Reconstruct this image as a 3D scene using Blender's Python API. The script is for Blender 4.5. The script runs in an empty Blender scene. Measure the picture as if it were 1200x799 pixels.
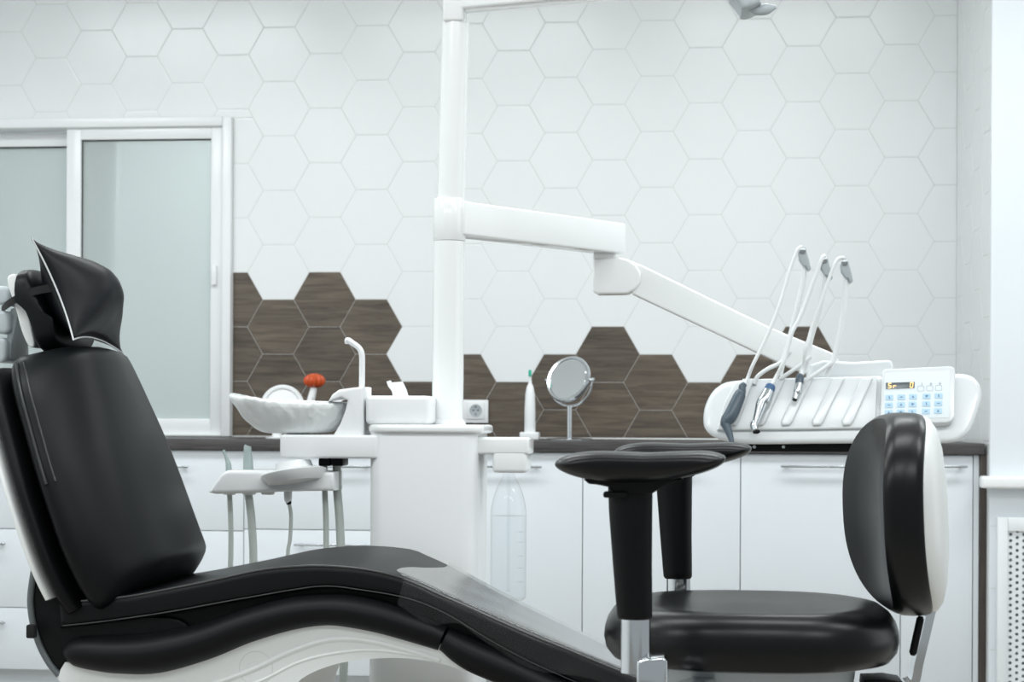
import bpy, bmesh, math, random
from mathutils import Vector, Matrix, noise
random.seed(4)
PI = math.pi
scene = bpy.context.scene
COL = scene.collection

# ------------------------------------------------------------------ camera model
F = 2117.0; PSI = math.atan(4.8e-5*F); HOR = 490.0; ROLL = math.radians(0.27)
Z0 = .88
HC = .953
FWD = Vector((-math.sin(PSI), math.cos(PSI), 0)); RGT = Vector((math.cos(PSI), math.sin(PSI), 0)); UP = Vector((0, 0, 1))
def ray(x, y):
    dx, dy = x-600.0, y-HOR
    c, s = math.cos(ROLL), math.sin(ROLL)
    u, v = (dx*c+dy*s)/F, -(-dx*s+dy*c)/F
    return FWD + RGT*u + UP*v
EYE = Vector((0, 0, HC))
def P(x, y, Y):
    d = ray(x, y); return EYE + d*(Y/d.y)
def PL(x, y, o, n):
    d = ray(x, y); return EYE + d*((o-EYE).dot(n)/d.dot(n))
def PZ(x, y, z):
    d = ray(x, y); return EYE + d*((z-HC)/d.z)
def S(x, Y):
    return (P(x+1, 490, Y)-P(x, 490, Y)).length**-1

cam = bpy.data.objects.new('camera', bpy.data.cameras.new('camera')); COL.objects.link(cam)
cam.data.sensor_width = 36; cam.data.lens = F/1200*36
cam.matrix_world = Matrix.Translation(EYE) @ Matrix.Rotation(PSI, 4, 'Z') @ Matrix.Rotation(PI/2, 4, 'X') @ Matrix.Rotation(ROLL, 4, 'Z')
cam.data.shift_y = (HOR-399.5)/1200
cam.data.dof.use_dof = True; cam.data.dof.focus_distance = 3.2; cam.data.dof.aperture_fstop = 10
cam.data.clip_end = 60
scene.camera = cam

# ------------------------------------------------------------------ materials
def lin(c):
    return tuple((v/255/12.92 if v/255 <= .04045 else ((v/255+.055)/1.055)**2.4) for v in c)
def mat(name, rgb, rough=.5, metal=0, spec=.5, bump=0, bscale=200, coat=0, trans=0, ior=1.5, emit=0, vary=0):
    m = bpy.data.materials.new(name); m.use_nodes = True
    nt = m.node_tree; b = nt.nodes['Principled BSDF']
    c = lin(rgb)
    b.inputs['Base Color'].default_value = (*c, 1); b.inputs['Roughness'].default_value = rough
    b.inputs['Metallic'].default_value = metal; b.inputs['Specular IOR Level'].default_value = spec
    b.inputs['Coat Weight'].default_value = coat; b.inputs['Coat Roughness'].default_value = .08
    b.inputs['Transmission Weight'].default_value = trans; b.inputs['IOR'].default_value = ior
    if emit:
        b.inputs['Emission Color'].default_value = (*c, 1); b.inputs['Emission Strength'].default_value = emit
    tc = nt.nodes.new('ShaderNodeTexCoord')
    if vary:
        n = nt.nodes.new('ShaderNodeTexNoise'); n.inputs['Scale'].default_value = 3
        r = nt.nodes.new('ShaderNodeMix'); r.data_type = 'RGBA'
        r.inputs[6].default_value = (*[v*(1-vary) for v in c], 1); r.inputs[7].default_value = (*c, 1)
        nt.links.new(tc.outputs['Object'], n.inputs['Vector']); nt.links.new(n.outputs['Fac'], r.inputs[0])
        nt.links.new(r.outputs[2], b.inputs['Base Color'])
    if bump:
        n = nt.nodes.new('ShaderNodeTexNoise'); n.inputs['Scale'].default_value = bscale; n.inputs['Detail'].default_value = 3
        bp = nt.nodes.new('ShaderNodeBump'); bp.inputs['Strength'].default_value = bump; bp.inputs['Distance'].default_value = .002
        nt.links.new(tc.outputs['Object'], n.inputs['Vector']); nt.links.new(n.outputs['Fac'], bp.inputs['Height'])
        nt.links.new(bp.outputs['Normal'], b.inputs['Normal'])
    return m
def mat_wood(name, c1, c2, scale=(2, 30, 30), rough=.45, island=0.0):
    m = bpy.data.materials.new(name); m.use_nodes = True; nt = m.node_tree; b = nt.nodes['Principled BSDF']
    tc = nt.nodes.new('ShaderNodeTexCoord'); mp = nt.nodes.new('ShaderNodeMapping'); mp.inputs['Scale'].default_value = scale
    nt.links.new(tc.outputs['Object'], mp.inputs['Vector'])
    n = nt.nodes.new('ShaderNodeTexNoise'); n.inputs['Scale'].default_value = 2.2; n.inputs['Detail'].default_value = 6; n.inputs['Roughness'].default_value = .62
    n.inputs['Distortion'].default_value = .6
    geo = nt.nodes.new('ShaderNodeNewGeometry')
    if island:
        ad = nt.nodes.new('ShaderNodeVectorMath'); ad.operation = 'MULTIPLY_ADD'
        ad.inputs[0].default_value = (7, 5, 31)
        nt.links.new(geo.outputs['Random Per Island'], ad.inputs[1]); nt.links.new(mp.outputs['Vector'], ad.inputs[2])
        nt.links.new(ad.outputs[0], n.inputs['Vector'])
    else:
        nt.links.new(mp.outputs['Vector'], n.inputs['Vector'])
    r = nt.nodes.new('ShaderNodeValToRGB')
    r.color_ramp.elements[0].position = .3; r.color_ramp.elements[0].color = (*lin(c1), 1)
    r.color_ramp.elements[1].position = .72; r.color_ramp.elements[1].color = (*lin(c2), 1)
    nt.links.new(n.outputs['Fac'], r.inputs['Fac'])
    out = r.outputs['Color']
    if island:
        mr = nt.nodes.new('ShaderNodeMapRange'); mr.inputs['To Min'].default_value = 1-island; mr.inputs['To Max'].default_value = 1+island
        nt.links.new(geo.outputs['Random Per Island'], mr.inputs['Value'])
        h = nt.nodes.new('ShaderNodeHueSaturation'); nt.links.new(mr.outputs['Result'], h.inputs['Value']); nt.links.new(out, h.inputs['Color'])
        out = h.outputs['Color']
    nt.links.new(out, b.inputs['Base Color']); b.inputs['Roughness'].default_value = rough
    bp = nt.nodes.new('ShaderNodeBump'); bp.inputs['Strength'].default_value = .15; bp.inputs['Distance'].default_value = .001
    nt.links.new(n.outputs['Fac'], bp.inputs['Height']); nt.links.new(bp.outputs['Normal'], b.inputs['Normal'])
    return m
def mat_film(name, tint, fac_min, ior=1.4, rough=.05, bump=0, bscale=30, haze=0):
    # thin clear plastic: what is behind it shows through, the sheen comes on top by Fresnel
    m = bpy.data.materials.new(name); m.use_nodes = True; nt = m.node_tree
    nt.nodes.remove(nt.nodes['Principled BSDF']); out = nt.nodes['Material Output']
    t = nt.nodes.new('ShaderNodeBsdfTransparent'); t.inputs['Color'].default_value = (*tint, 1)
    g = nt.nodes.new('ShaderNodeBsdfGlossy'); g.inputs['Roughness'].default_value = rough
    fr = nt.nodes.new('ShaderNodeLayerWeight'); fr.inputs['Blend'].default_value = ior
    ad = nt.nodes.new('ShaderNodeMath'); ad.operation = 'ADD'; ad.inputs[1].default_value = fac_min; ad.use_clamp = True
    mx = nt.nodes.new('ShaderNodeMixShader')
    pw = nt.nodes.new('ShaderNodeMath'); pw.operation = 'POWER'; pw.inputs[1].default_value = 3.5
    nt.links.new(fr.outputs['Facing'], pw.inputs[0]); nt.links.new(pw.outputs[0], ad.inputs[0]); nt.links.new(ad.outputs[0], mx.inputs[0])
    nt.links.new(t.outputs[0], mx.inputs[1]); nt.links.new(g.outputs[0], mx.inputs[2]); nt.links.new(mx.outputs[0], out.inputs['Surface'])
    if haze:
        df = nt.nodes.new('ShaderNodeBsdfDiffuse'); df.inputs['Color'].default_value = (.9, .92, .93, 1)
        m2 = nt.nodes.new('ShaderNodeMixShader'); m2.inputs[0].default_value = haze
        nt.links.new(mx.outputs[0], m2.inputs[1]); nt.links.new(df.outputs[0], m2.inputs[2]); nt.links.new(m2.outputs[0], out.inputs['Surface'])
    if bump:
        tc = nt.nodes.new('ShaderNodeTexCoord')
        n = nt.nodes.new('ShaderNodeTexNoise'); n.inputs['Scale'].default_value = bscale; n.inputs['Detail'].default_value = 2
        bp = nt.nodes.new('ShaderNodeBump'); bp.inputs['Strength'].default_value = bump; bp.inputs['Distance'].default_value = .004
        nt.links.new(tc.outputs['Object'], n.inputs['Vector']); nt.links.new(n.outputs['Fac'], bp.inputs['Height'])
        for nd in (g, fr): nt.links.new(bp.outputs['Normal'], nd.inputs['Normal'])
    return m

M = {}
M['tile'] = mat('white_tile', (238, 241, 242), .22, vary=.02)
M['grout'] = mat('grout', (205, 206, 204), .9)
M['woodtile'] = mat_wood('dark_wood_tile', (64, 55, 47), (112, 101, 88), (2, 30, 22), .45, .13)
M['wallpaint'] = mat('white_wall_paint', (240, 243, 245), .7, bump=.05, bscale=300)
M['ceiling'] = mat('ceiling_paint', (245, 246, 246), .8, bump=.03)
M['floor'] = mat_wood('pale_wood_floor', (152, 147, 140), (176, 171, 162), (3, 20, 3), .4)
M['counter'] = mat_wood('dark_grey_counter', (48, 46, 47), (84, 80, 80), (3, 60, 60), .4)
M['darkwood'] = mat_wood('dark_side_panel', (48, 42, 38), (78, 70, 64), (30, 30, 2), .45)
M['cab'] = mat('white_cabinet', (222, 228, 233), .3, vary=.01)
M['chrome'] = mat('chrome', (215, 219, 222), .07, 1)
M['steel'] = mat('brushed_steel', (188, 193, 196), .2, 1)
M['console'] = mat('console_white', (217, 221, 223), .22, coat=.2, vary=.01)
M['sidepaint'] = mat('side_wall_paint', (224, 230, 235), .7, bump=.04, bscale=300)
M['plastic'] = mat('white_plastic', (240, 242, 243), .25, vary=.01)
M['enamel'] = mat('white_enamel', (242, 244, 244), .18, coat=.3, vary=.01)
M['greyplastic'] = mat('grey_plastic', (176, 184, 188), .4, vary=.03)
M['leather'] = mat('black_leather', (11, 14, 16), .40, spec=.17, bump=.05, bscale=420)
M['stoolleather'] = mat('black_smooth_vinyl', (9, 11, 13), .30, spec=.27, bump=.02, bscale=500)
M['pillow'] = mat('black_satin', (12, 15, 20), .42, spec=.25, bump=.12, bscale=60)
M['blackplastic'] = mat('black_plastic', (11, 12, 14), .45, spec=.16, bump=.03)
M['fabric'] = mat('black_webbing', (10, 10, 12), .85, bump=.2, bscale=800)
M['piping'] = mat('silver_piping', (205, 208, 210), .4)
M['darkpiping'] = mat('dark_piping', (20, 22, 24), .35)
M['rim'] = mat('grey_rim', (92, 98, 100), .4, bump=.02)
M['shell'] = mat('white_shell', (226, 229, 228), .3, vary=.02)
M['hose'] = mat('grey_hose', (196, 203, 198), .5)
M['whitehose'] = mat('white_silicone_hose', (232, 235, 236), .4)
M['orange'] = mat('orange_plastic', (196, 78, 30), .4, bump=.3, bscale=60)
M['teal'] = mat('teal_bristles', (40, 176, 150), .6, bump=.3, bscale=600)
M['blue'] = mat('blue_key', (178, 209, 228), .4, vary=.02)
M['keyink'] = mat('key_ink', (92, 132, 170), .5)
M['greyink'] = mat('grey_ink', (176, 186, 192), .5)
M['bluecollar'] = mat('blue_collar', (56, 96, 138), .35, bump=.02)
M['handdark'] = mat('slate_grey_handpiece', (70, 84, 95), .32, bump=.03)
M['display'] = mat('display_glass', (78, 88, 92), .2, bump=.01)
M['segment'] = mat('orange_led', (255, 205, 130), .5, emit=1.2)
M['tissue'] = mat('tissue_paper', (246, 247, 247), .9, bump=.3, bscale=80)
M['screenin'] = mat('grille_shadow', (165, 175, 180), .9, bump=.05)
M['screen'] = mat('white_grille', (232, 236, 238), .5, bump=.02)
M['mirror'] = mat('mirror_glass', (228, 232, 234), .03, 1)
M['film'] = mat_film('clear_film', (.955, .965, .965), .02, .55, .22, 0, 30, .01)
M['bottle'] = mat_film('clear_bottle', (.975, .985, .99), .02, .42, .05)
M['water'] = mat_film('water', (.985, .99, .99), .0, .2, .05)
M['nozzle'] = mat('translucent_nozzle', (190, 206, 204), .3, trans=.25)
M['liner'] = mat('white_poly_liner', (240, 243, 243), .32, trans=.08, bump=.8, bscale=60)
M['frost'] = mat('frosted_glass', (222, 230, 229), .38, trans=.5, ior=1.2, vary=.02)
M['dark'] = mat('dark_gap', (30, 32, 33), .8, bump=.02)
M['keypanel'] = mat('keypad_panel', (222, 231, 236), .4, bump=.01)

# ------------------------------------------------------------------ object helpers
WL = {}
def link(o, parent=None, wloc=Vector((0, 0, 0))):
    COL.objects.link(o); WL[o.name] = Vector(wloc)
    if parent is not None:
        o.parent = parent; o.matrix_parent_inverse = Matrix.Translation(-WL[parent.name])
    o.location = wloc
    return o
def tag(o, label=None, cat=None, group=None, kind=None):
    if label: o['label'] = label
    if cat: o['category'] = cat
    if group: o['group'] = group
    if kind: o['kind'] = kind
    return o
def thing(name, loc, label, cat, group=None):
    o = bpy.data.objects.new(name, None); o.empty_display_size = .05
    link(o, None, Vector(loc)); return tag(o, label, cat, group)
class MB:
    def __init__(s): s.v = []; s.f = []; s.m = []
    def add(s, vs, fs, mi=0):
        k = len(s.v); s.v += [Vector(v) for v in vs]; s.f += [[i+k for i in f] for f in fs]; s.m += [mi]*len(fs); return s
    def build(s, name, mats, parent=None, smooth=True, angle=38, recalc=True):
        if not isinstance(mats, (list, tuple)): mats = [mats]
        lo = Vector([min(v[i] for v in s.v) for i in range(3)]); hi = Vector([max(v[i] for v in s.v) for i in range(3)])
        c = (lo+hi)/2
        if parent is None: c.z = lo.z
        me = bpy.data.meshes.new(name); me.from_pydata([v-c for v in s.v], [], s.f)
        for m in mats: me.materials.append(m)
        for p, mi in zip(me.polygons, s.m): p.material_index = mi
        if recalc:
            bm = bmesh.new(); bm.from_mesh(me); bmesh.ops.recalc_face_normals(bm, faces=bm.faces); bm.to_mesh(me); bm.free()
        if smooth:
            for p in me.polygons: p.use_smooth = True
            me.set_sharp_from_angle(angle=math.radians(angle))
        me.update()
        return link(bpy.data.objects.new(name, me), parent, c)
def crom(pts, n=8, closed=False):
    pts = [Vector(p) for p in pts]; N = len(pts); out = []
    rng = range(N) if closed else range(N-1)
    for i in rng:
        if closed: a, b, c, d = pts[i-1], pts[i], pts[(i+1) % N], pts[(i+2) % N]
        else: a, b, c, d = pts[max(i-1, 0)], pts[i], pts[i+1], pts[min(i+2, N-1)]
        for k in range(n):
            t = k/n
            out.append(.5*((2*b)+(c-a)*t+(2*a-5*b+4*c-d)*t*t+(3*b-a-3*c+d)*t**3))
    if not closed: out.append(pts[-1])
    return out
def grid_faces(nu, nv, closed_v=True):
    fs = []
    for i in range(nu-1):
        for j in range(nv if closed_v else nv-1):
            fs.append([i*nv+j, i*nv+(j+1) % nv, (i+1)*nv+(j+1) % nv, (i+1)*nv+j])
    return fs
def loft(rings, mb=None, cap=True, mi=0):
    mb = mb or MB(); nv = len(rings[0]); vs = [v for r in rings for v in r]
    fs = grid_faces(len(rings), nv)
    if cap: fs.append(list(range(nv))[::-1]); fs.append([(len(rings)-1)*nv+j for j in range(nv)])
    return mb.add(vs, fs, mi)
def tube(path, rad, mb=None, n=14, sm=8, cap=True, mi=0, flat=1.0, ripple=0):
    if isinstance(rad, (int, float)): rad = [rad]*len(path)
    pr = [Vector((*p, r)) for p, r in zip([tuple(q) for q in path], rad)]
    pr = crom(pr, sm) if sm > 1 else pr
    ps = [Vector(p[:3]) for p in pr]; rings = []
    tan0 = (ps[1]-ps[0]).normalized()
    ref = Vector((0, 1, 0)) if abs(tan0.y) < .9 else Vector((0, 0, 1))
    nrm = (ref - tan0*ref.dot(tan0)).normalized()
    for i, p in enumerate(ps):
        t = (ps[min(i+1, len(ps)-1)]-ps[max(i-1, 0)])
        t = t.normalized() if t.length > 1e-9 else tan0
        nrm = (nrm - t*nrm.dot(t)).normalized(); bi = t.cross(nrm)
        r = pr[i][3]*(1+ripple*(1 if i % 2 else -1))
        rings.append([p+nrm*(math.cos(a)*r*flat)+bi*(math.sin(a)*r) for a in [2*PI*k/n for k in range(n)]])
    return loft(rings, mb, cap, mi)
def lathe(prof, base, axis=(0, 0, 1), mb=None, n=32, mi=0, sx=1, sy=1):
    ax = Vector(axis).normalized(); q = Vector((0, 0, 1)).rotation_difference(ax)
    rings = [[Vector(base)+q @ Vector((r*sx*math.cos(2*PI*k/n), r*sy*math.sin(2*PI*k/n), z)) for k in range(n)] for r, z in prof]
    return loft(rings, mb, True, mi)
def box(lo, hi, r=.004, seg=3, mb=None, mi=0, M4=None):
    bm = bmesh.new(); bmesh.ops.create_cube(bm, size=1)
    lo, hi = Vector(lo), Vector(hi); lo, hi = Vector([min(a, b) for a, b in zip(lo, hi)]), Vector([max(a, b) for a, b in zip(lo, hi)])
    for v in bm.verts: v.co = Vector([(a+b)/2+(b-a)*c for a, b, c in zip(lo, hi, v.co)])
    r = min(r, min(hi-lo)*.48)
    if r > 0: bmesh.ops.bevel(bm, geom=list(bm.edges), offset=r, segments=seg, affect='EDGES', profile=.5)
    if M4 is not None:
        for v in bm.verts: v.co = M4 @ v.co
    bm.verts.index_update(); mb = mb or MB()
    mb.add([v.co.copy() for v in bm.verts], [[v.index for v in f.verts] for f in bm.faces], mi); bm.free(); return mb
def vbox(lo, hi, rv, r=.004, mb=None, n=8, mi=0):
    # box with large rounded VERTICAL edges
    x0, y0, z0 = lo; x1, y1, z1 = hi; pts = []
    for cx, cy, a0 in ((x1-rv, y1-rv, 0), (x0+rv, y1-rv, PI/2), (x0+rv, y0+rv, PI), (x1-rv, y0+rv, 1.5*PI)):
        for k in range(n+1):
            a = a0+PI/2*k/n; pts.append(Vector((cx+rv*math.cos(a), cy+rv*math.sin(a), z0)))
    return ext(pts, Vector((0, 0, 1)), 0, z1-z0, r, mb, mi)
def inset(p2, d):
    n = len(p2); area = sum(p2[i][0]*p2[(i+1) % n][1]-p2[(i+1) % n][0]*p2[i][1] for i in range(n))
    sg = 1 if area > 0 else -1; out = []
    for i in range(n):
        a, b, c = Vector(p2[i-1]), Vector(p2[i]), Vector(p2[(i+1) % n])
        e1 = (b-a).normalized(); e2 = (c-b).normalized()
        n1 = Vector((-e1.y, e1.x))*sg; n2 = Vector((-e2.y, e2.x))*sg
        m = n1+n2
        m = m.normalized() if m.length > 1e-6 else n1
        out.append(b+m*(d/max(m.dot(n1), .5)))
    return out
def crosses(q):
    n = len(q)
    cr = lambda a, b, c: (b[0]-a[0])*(c[1]-a[1])-(b[1]-a[1])*(c[0]-a[0])
    bb = [(min(q[i][0], q[(i+1) % n][0]), max(q[i][0], q[(i+1) % n][0]), min(q[i][1], q[(i+1) % n][1]), max(q[i][1], q[(i+1) % n][1])) for i in range(n)]
    for i in range(n):
        for j in range(i+2, n):
            if i == 0 and j == n-1: continue
            A, B = bb[i], bb[j]
            if A[1] < B[0] or B[1] < A[0] or A[3] < B[2] or B[3] < A[2]: continue
            a, b, c, d = q[i], q[(i+1) % n], q[j], q[(j+1) % n]
            if cr(a, b, c)*cr(a, b, d) < 0 and cr(c, d, a)*cr(c, d, b) < 0: return True
    return False
def ext(pts, nrm, d0, d1, r=.004, mb=None, mi=0, seg=5, dvec=None):
    # extrude planar outline pts along nrm from d0 to d1, rounded rims of radius r
    nrm = Vector(nrm).normalized(); o = Vector(pts[0])
    ux = (Vector((1, 0, 0))-nrm*nrm.x)
    if ux.length < .1: ux = Vector((0, 1, 0))-nrm*nrm.y
    ux.normalize(); uy = nrm.cross(ux)
    p2 = [Vector(((Vector(p)-o).dot(ux), (Vector(p)-o).dot(uy))) for p in pts]
    r = min(r, abs(d1-d0)*.49); sg = 1 if d1 > d0 else -1; rings = []
    for _ in range(9):
        if r <= 0 or not crosses(inset(p2, r)): break
        r = r*.7 if _ < 7 else 0
    lev = []
    if r > 0:
        lev += [(r*(1-math.sin(PI/2*k/seg)), d0+sg*r*(1-math.cos(PI/2*k/seg))) for k in range(seg+1)]
        lev += [(r*(1-math.cos(PI/2*k/seg)), d1-sg*r*(1-math.sin(PI/2*k/seg))) for k in range(seg+1)]
    else: lev = [(0, d0), (0, d1)]
    for ins, d in lev:
        q = inset(p2, ins) if ins > 0 else p2
        rings.append([o+ux*a.x+uy*a.y+(dvec if dvec is not None else nrm)*d for a in q])
    return loft(rings, mb, True, mi)
def cushion(pts, y0, y1, pw=3.0, kx=.3, mb=None, n=20):
    # soft pad: side outline pts, shrinking towards both ends along Y
    c = sum(pts, Vector())/len(pts); rings = []
    for i in range(n+1):
        t = -math.cos(PI*i/n)*.9995
        k = (1-abs(t)**pw)**(1/pw)
        rings.append([Vector((c.x+(p.x-c.x)*(1-kx+kx*k), y0+(y1-y0)*(t+1)/2, c.z+(p.z-c.z)*k)) for p in pts])
    return loft(rings, mb)
def pxpoly(px, Y, sm=0):
    if sm: px = [tuple(v)[:2] for v in crom([Vector((x, y, 0)) for x, y in px], sm, True)]
    return [P(x, y, Y) for x, y in px]
def rrect(x0, y0, x1, y1, r, n=4):
    out = []
    for cx, cy, a0 in ((x1-r, y1-r, 0), (x0+r, y1-r, PI/2), (x0+r, y0+r, PI), (x1-r, y0+r, 1.5*PI)):
        for k in range(n+1):
            a = a0+PI/2*k/n; out.append((cx+r*math.cos(a), cy+r*math.sin(a)))
    return out
NY = Vector((0, 1, 0))

# ================================================================== THE ROOM
YB = 6.46; YF = 5.86
XL = -3.2
ztop_win = P(200, 139.5, YB).z; xr_win = P(272.5, 320, YB).x; zbot_win = P(200, 511, YB).z
XR = P(1121, 300, YB).x                       # corner with the right return wall
pA = P(1160, 300, 1.0); YR = (XR/(pA.x))      # where the return wall's front edge stands
YR = 5.84
CEIL = 2.75
# hex grid
c6 = P(380.3, 382.8, YB); c18 = P(1056.3, 183.8, YB)
PCW = (c18.x-c6.x)/12
PRH = (P(713, 122.6, YB).z-P(713, 447.7, YB).z)/5
zrow = P(713, 447.7, YB).z
def hexpts(cx, cz):
    w = PCW*4/3/2
    return [(cx+w, cz), (cx+w/2, cz+PRH/2), (cx-w/2, cz+PRH/2), (cx-w, cz), (cx-w/2, cz-PRH/2), (cx+w/2, cz-PRH/2)]
def clip(poly, ax, val, keep_gt):
    out = []
    for i in range(len(poly)):
        a, b = poly[i], poly[(i+1) % len(poly)]
        ina = (a[ax] > val) == keep_gt; inb = (b[ax] > val) == keep_gt
        if ina: out.append(a)
        if ina != inb:
            t = (val-a[ax])/(b[ax]-a[ax]); out.append((a[0]+(b[0]-a[0])*t, a[1]+(b[1]-a[1])*t))
    return out
def dedupe(poly):
    out = []
    for p in poly:
        if not out or (abs(p[0]-out[-1][0])+abs(p[1]-out[-1][1])) > .0015: out.append(p)
    if len(out) > 1 and abs(out[0][0]-out[-1][0])+abs(out[0][1]-out[-1][1]) < .0015: out.pop()
    return out
def area(p): return abs(sum(p[i][0]*p[(i+1) % len(p)][1]-p[(i+1) % len(p)][0]*p[i][1] for i in range(len(p))))/2
def add_tile(mb, poly, to3, mi):
    poly = dedupe(poly)
    if len(poly) < 3 or area(poly) < .0004: return
    a = [Vector(q) for q in inset([Vector(p) for p in poly], .0007)]
    b = [Vector(q) for q in inset([Vector(p) for p in poly], .0045)]
    if area([(q.x, q.y) for q in b]) < .0001: return
    n = len(a)
    vs = [to3(q.x, q.y, 0) for q in a]+[to3(q.x, q.y, .0007) for q in a]+[to3(q.x, q.y, .0011) for q in b]
    fs = grid_faces(3, n)+[[2*n+j for j in range(n)]]
    mb.add(vs, fs, mi)
# rows counted up from the flat at y=447.7 px on even columns; (column, row) of the wood-look tiles
WOOD = {(4, 1), (4, 0), (4, -1), (6, 1), (6, 0), (6, -1), (5, 1), (5, 0), (5, -1), (7, 1), (7, 0), (7, -1), (8, -1), (9, 0), (9, -1),
        (10, -1), (11, 0), (11, -1), (12, 0), (12, -1), (13, 0), (13, -1), (14, -1), (15, 0), (15, -1), (16, 0), (16, -1), (17, -1)}
# even column tile k spans rows k..k+1 above zrow ; odd column tile k is half a row lower
wb = MB()
def wallbox(x0, x1, z0, z1): wb.add([(x, y, z) for x in (x0, x1) for y in (YB, YB+.12) for z in (z0, z1)],
    [[0, 1, 3, 2], [4, 6, 7, 5], [0, 2, 6, 4], [1, 5, 7, 3], [0, 4, 5, 1], [2, 3, 7, 6]], 1)
wallbox(xr_win, XR+.12, 0, CEIL); wallbox(XL, xr_win, ztop_win, CEIL); wallbox(XL, xr_win, 0, zbot_win)
to_back = lambda a, b, d: Vector((a, YB-d, b))
for c in range(-12, 24):
    cx = c6.x+(c-6)*PCW
    for k in range(-2, 16):
        cz = zrow+(k+.5)*PRH - (0 if c % 2 == 0 else PRH/2) + (0 if c % 2 == 0 else 0)
        kk = k
        mi = 2 if (c, kk) in WOOD else 0
        poly = clip(hexpts(cx, cz), 0, XR, False); poly = clip(poly, 0, XL, True) if poly else poly
        if poly: poly = clip(poly, 1, .885, True)
        if poly: poly = clip(poly, 1, CEIL, False)
        if not poly: continue
        up = clip(poly, 1, ztop_win, True); lo = clip(poly, 1, ztop_win, False)
        if len(up) > 2 and min(p[0] for p in up) < xr_win: add_tile(wb, up, to_back, mi)
        elif len(up) > 2: add_tile(wb, poly, to_back, mi); continue
        if len(lo) > 2:
            lo = clip(lo, 0, xr_win+.002, True)
            if len(lo) > 2: add_tile(wb, lo, to_back, mi)
tag(wb.build('wall_back', [M['tile'], M['grout'], M['woodtile']], None, smooth=False), kind='structure')
# right return wall (short piece), tiles on its face
wr = MB()
XR2 = P(1160, 400, YR).x
def wbx(mb, lo, hi, mi): box(lo, hi, 0, 1, mb, mi)
wr.add([(XR, YB, 0), (XR2, YR, 0), (XR+.3, YR, 0), (XR+.3, YB, 0), (XR, YB, CEIL), (XR2, YR, CEIL), (XR+.3, YR, CEIL), (XR+.3, YB, CEIL)],
    [[0, 1, 5, 4], [1, 2, 6, 5], [2, 3, 7, 6], [3, 0, 4, 7], [0, 3, 2, 1], [4, 5, 6, 7]], 1)
to_ret = lambda a, b, d: Vector((XR+(XR2-XR)*(YB-a)/(YB-YR)-d, a, b))
for c in range(-2, 8):
    cy = YB-.045-(c)*PCW
    for k in range(-6, 16):
        cz = zrow+(k+.5)*PRH-(0 if c % 2 else PRH/2)
        poly = clip(hexpts(cy, cz), 0, YB-.003, False)
        if poly: poly = clip(poly, 0, YR, True)
        if poly: poly = clip(poly, 1, .0, True)
        if poly: poly = clip(poly, 1, CEIL, False)
        if poly and len(poly) > 2: add_tile(wr, poly, to_ret, 0)
tag(wr.build('wall_right', [M['tile'], M['grout']], None, smooth=False), kind='structure')
# the wall beside it that faces the room, with the sill and radiator recess
zs = P(1180, 557.5, YR).z
wf = MB()
wbx(wf, (XR2, YR-.012, zs-.02), (3.2, YR, CEIL), 0)
x_scr0 = P(1166, 700, YR).x
wbx(wf, (XR2, YR-.012, 0), (3.2, YR, zs-.021), 0)
for zz in (P(1165, 615, YR).z, P(1165, 688.5, YR).z, P(1165, 760.5, YR).z):
    pass
tag(wf.build('wall_window_side', [M['sidepaint']], None, smooth=False), kind='structure')
tr = MB()
for y in (616, 688.5, 760.5):
    z = P(1164, y, YR).z; box((XR2+.001, YR-.0135, z-.001), (x_scr0-.001, YR-.0115, z+.001), .0004, 1, tr)
tag(tr.build('trim_1', M['piping']), kind='structure')
sill = box((P(1149.5, 560, YR-.05).x, YR-.07, P(1160, 572, YR-.05).z), (3.2, YR-.004, zs), .008, 3)
tag(sill.build('window_sill', M['plastic']), kind='structure')
# floor, ceiling, left wall
tag(box((XL-.2, -2.5, -.05), (3.2, YB+.1, 0), 0, 1).build('floor', M['floor'], None, False), kind='structure')
tag(box((XL-.2, -2.5, CEIL), (3.2, YB+.1, CEIL+.05), 0, 1).build('ceiling', M['ceiling'], None, False), kind='structure')
tag(box((XL-.15, -2.5, 0), (XL, YB+.1, CEIL), 0, 1).build('wall_left', M['wallpaint'], None, False), kind='structure')

# ---- radiator cover: perforated screen in a frame
YS = YR-.016
rad = thing('radiator_cover', P(1230, 799, YS).xyz*1, 'white perforated radiator cover under the window sill', 'radiator cover')
rad.location.z = 0; WL[rad.name].z = 0
x0, z1 = P(1180, 622, YS).x, P(1180, 622, YS).z
pit = 7.7/S(1190, YS); nx, nz = 22, 30
z0 = z1-nz*pit
fr = MB(); fx0 = P(1168, 612, YS).x; fz1 = P(1180, 606, YS).z; fx1 = x0+nx*pit+(x0-fx0)
fz0 = z0-(fz1-z1)*.9
box((fx0, YS-.02, fz0), (x0, YS+.004, fz1), .003, 2, fr); box((x0+nx*pit, YS-.02, fz0), (fx1, YS+.004, fz1), .003, 2, fr)
box((x0, YS-.02, z1), (x0+nx*pit, YS+.004, fz1), .003, 2, fr); box((x0, YS-.02, fz0), (x0+nx*pit, YS+.004, z0), .003, 2, fr)
box((fx0, YS-.012, 0), (fx1, YS+.004, fz0+.001), .003, 2, fr)
fr.build('frame', M['screen'], rad)
sc = MB()
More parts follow.
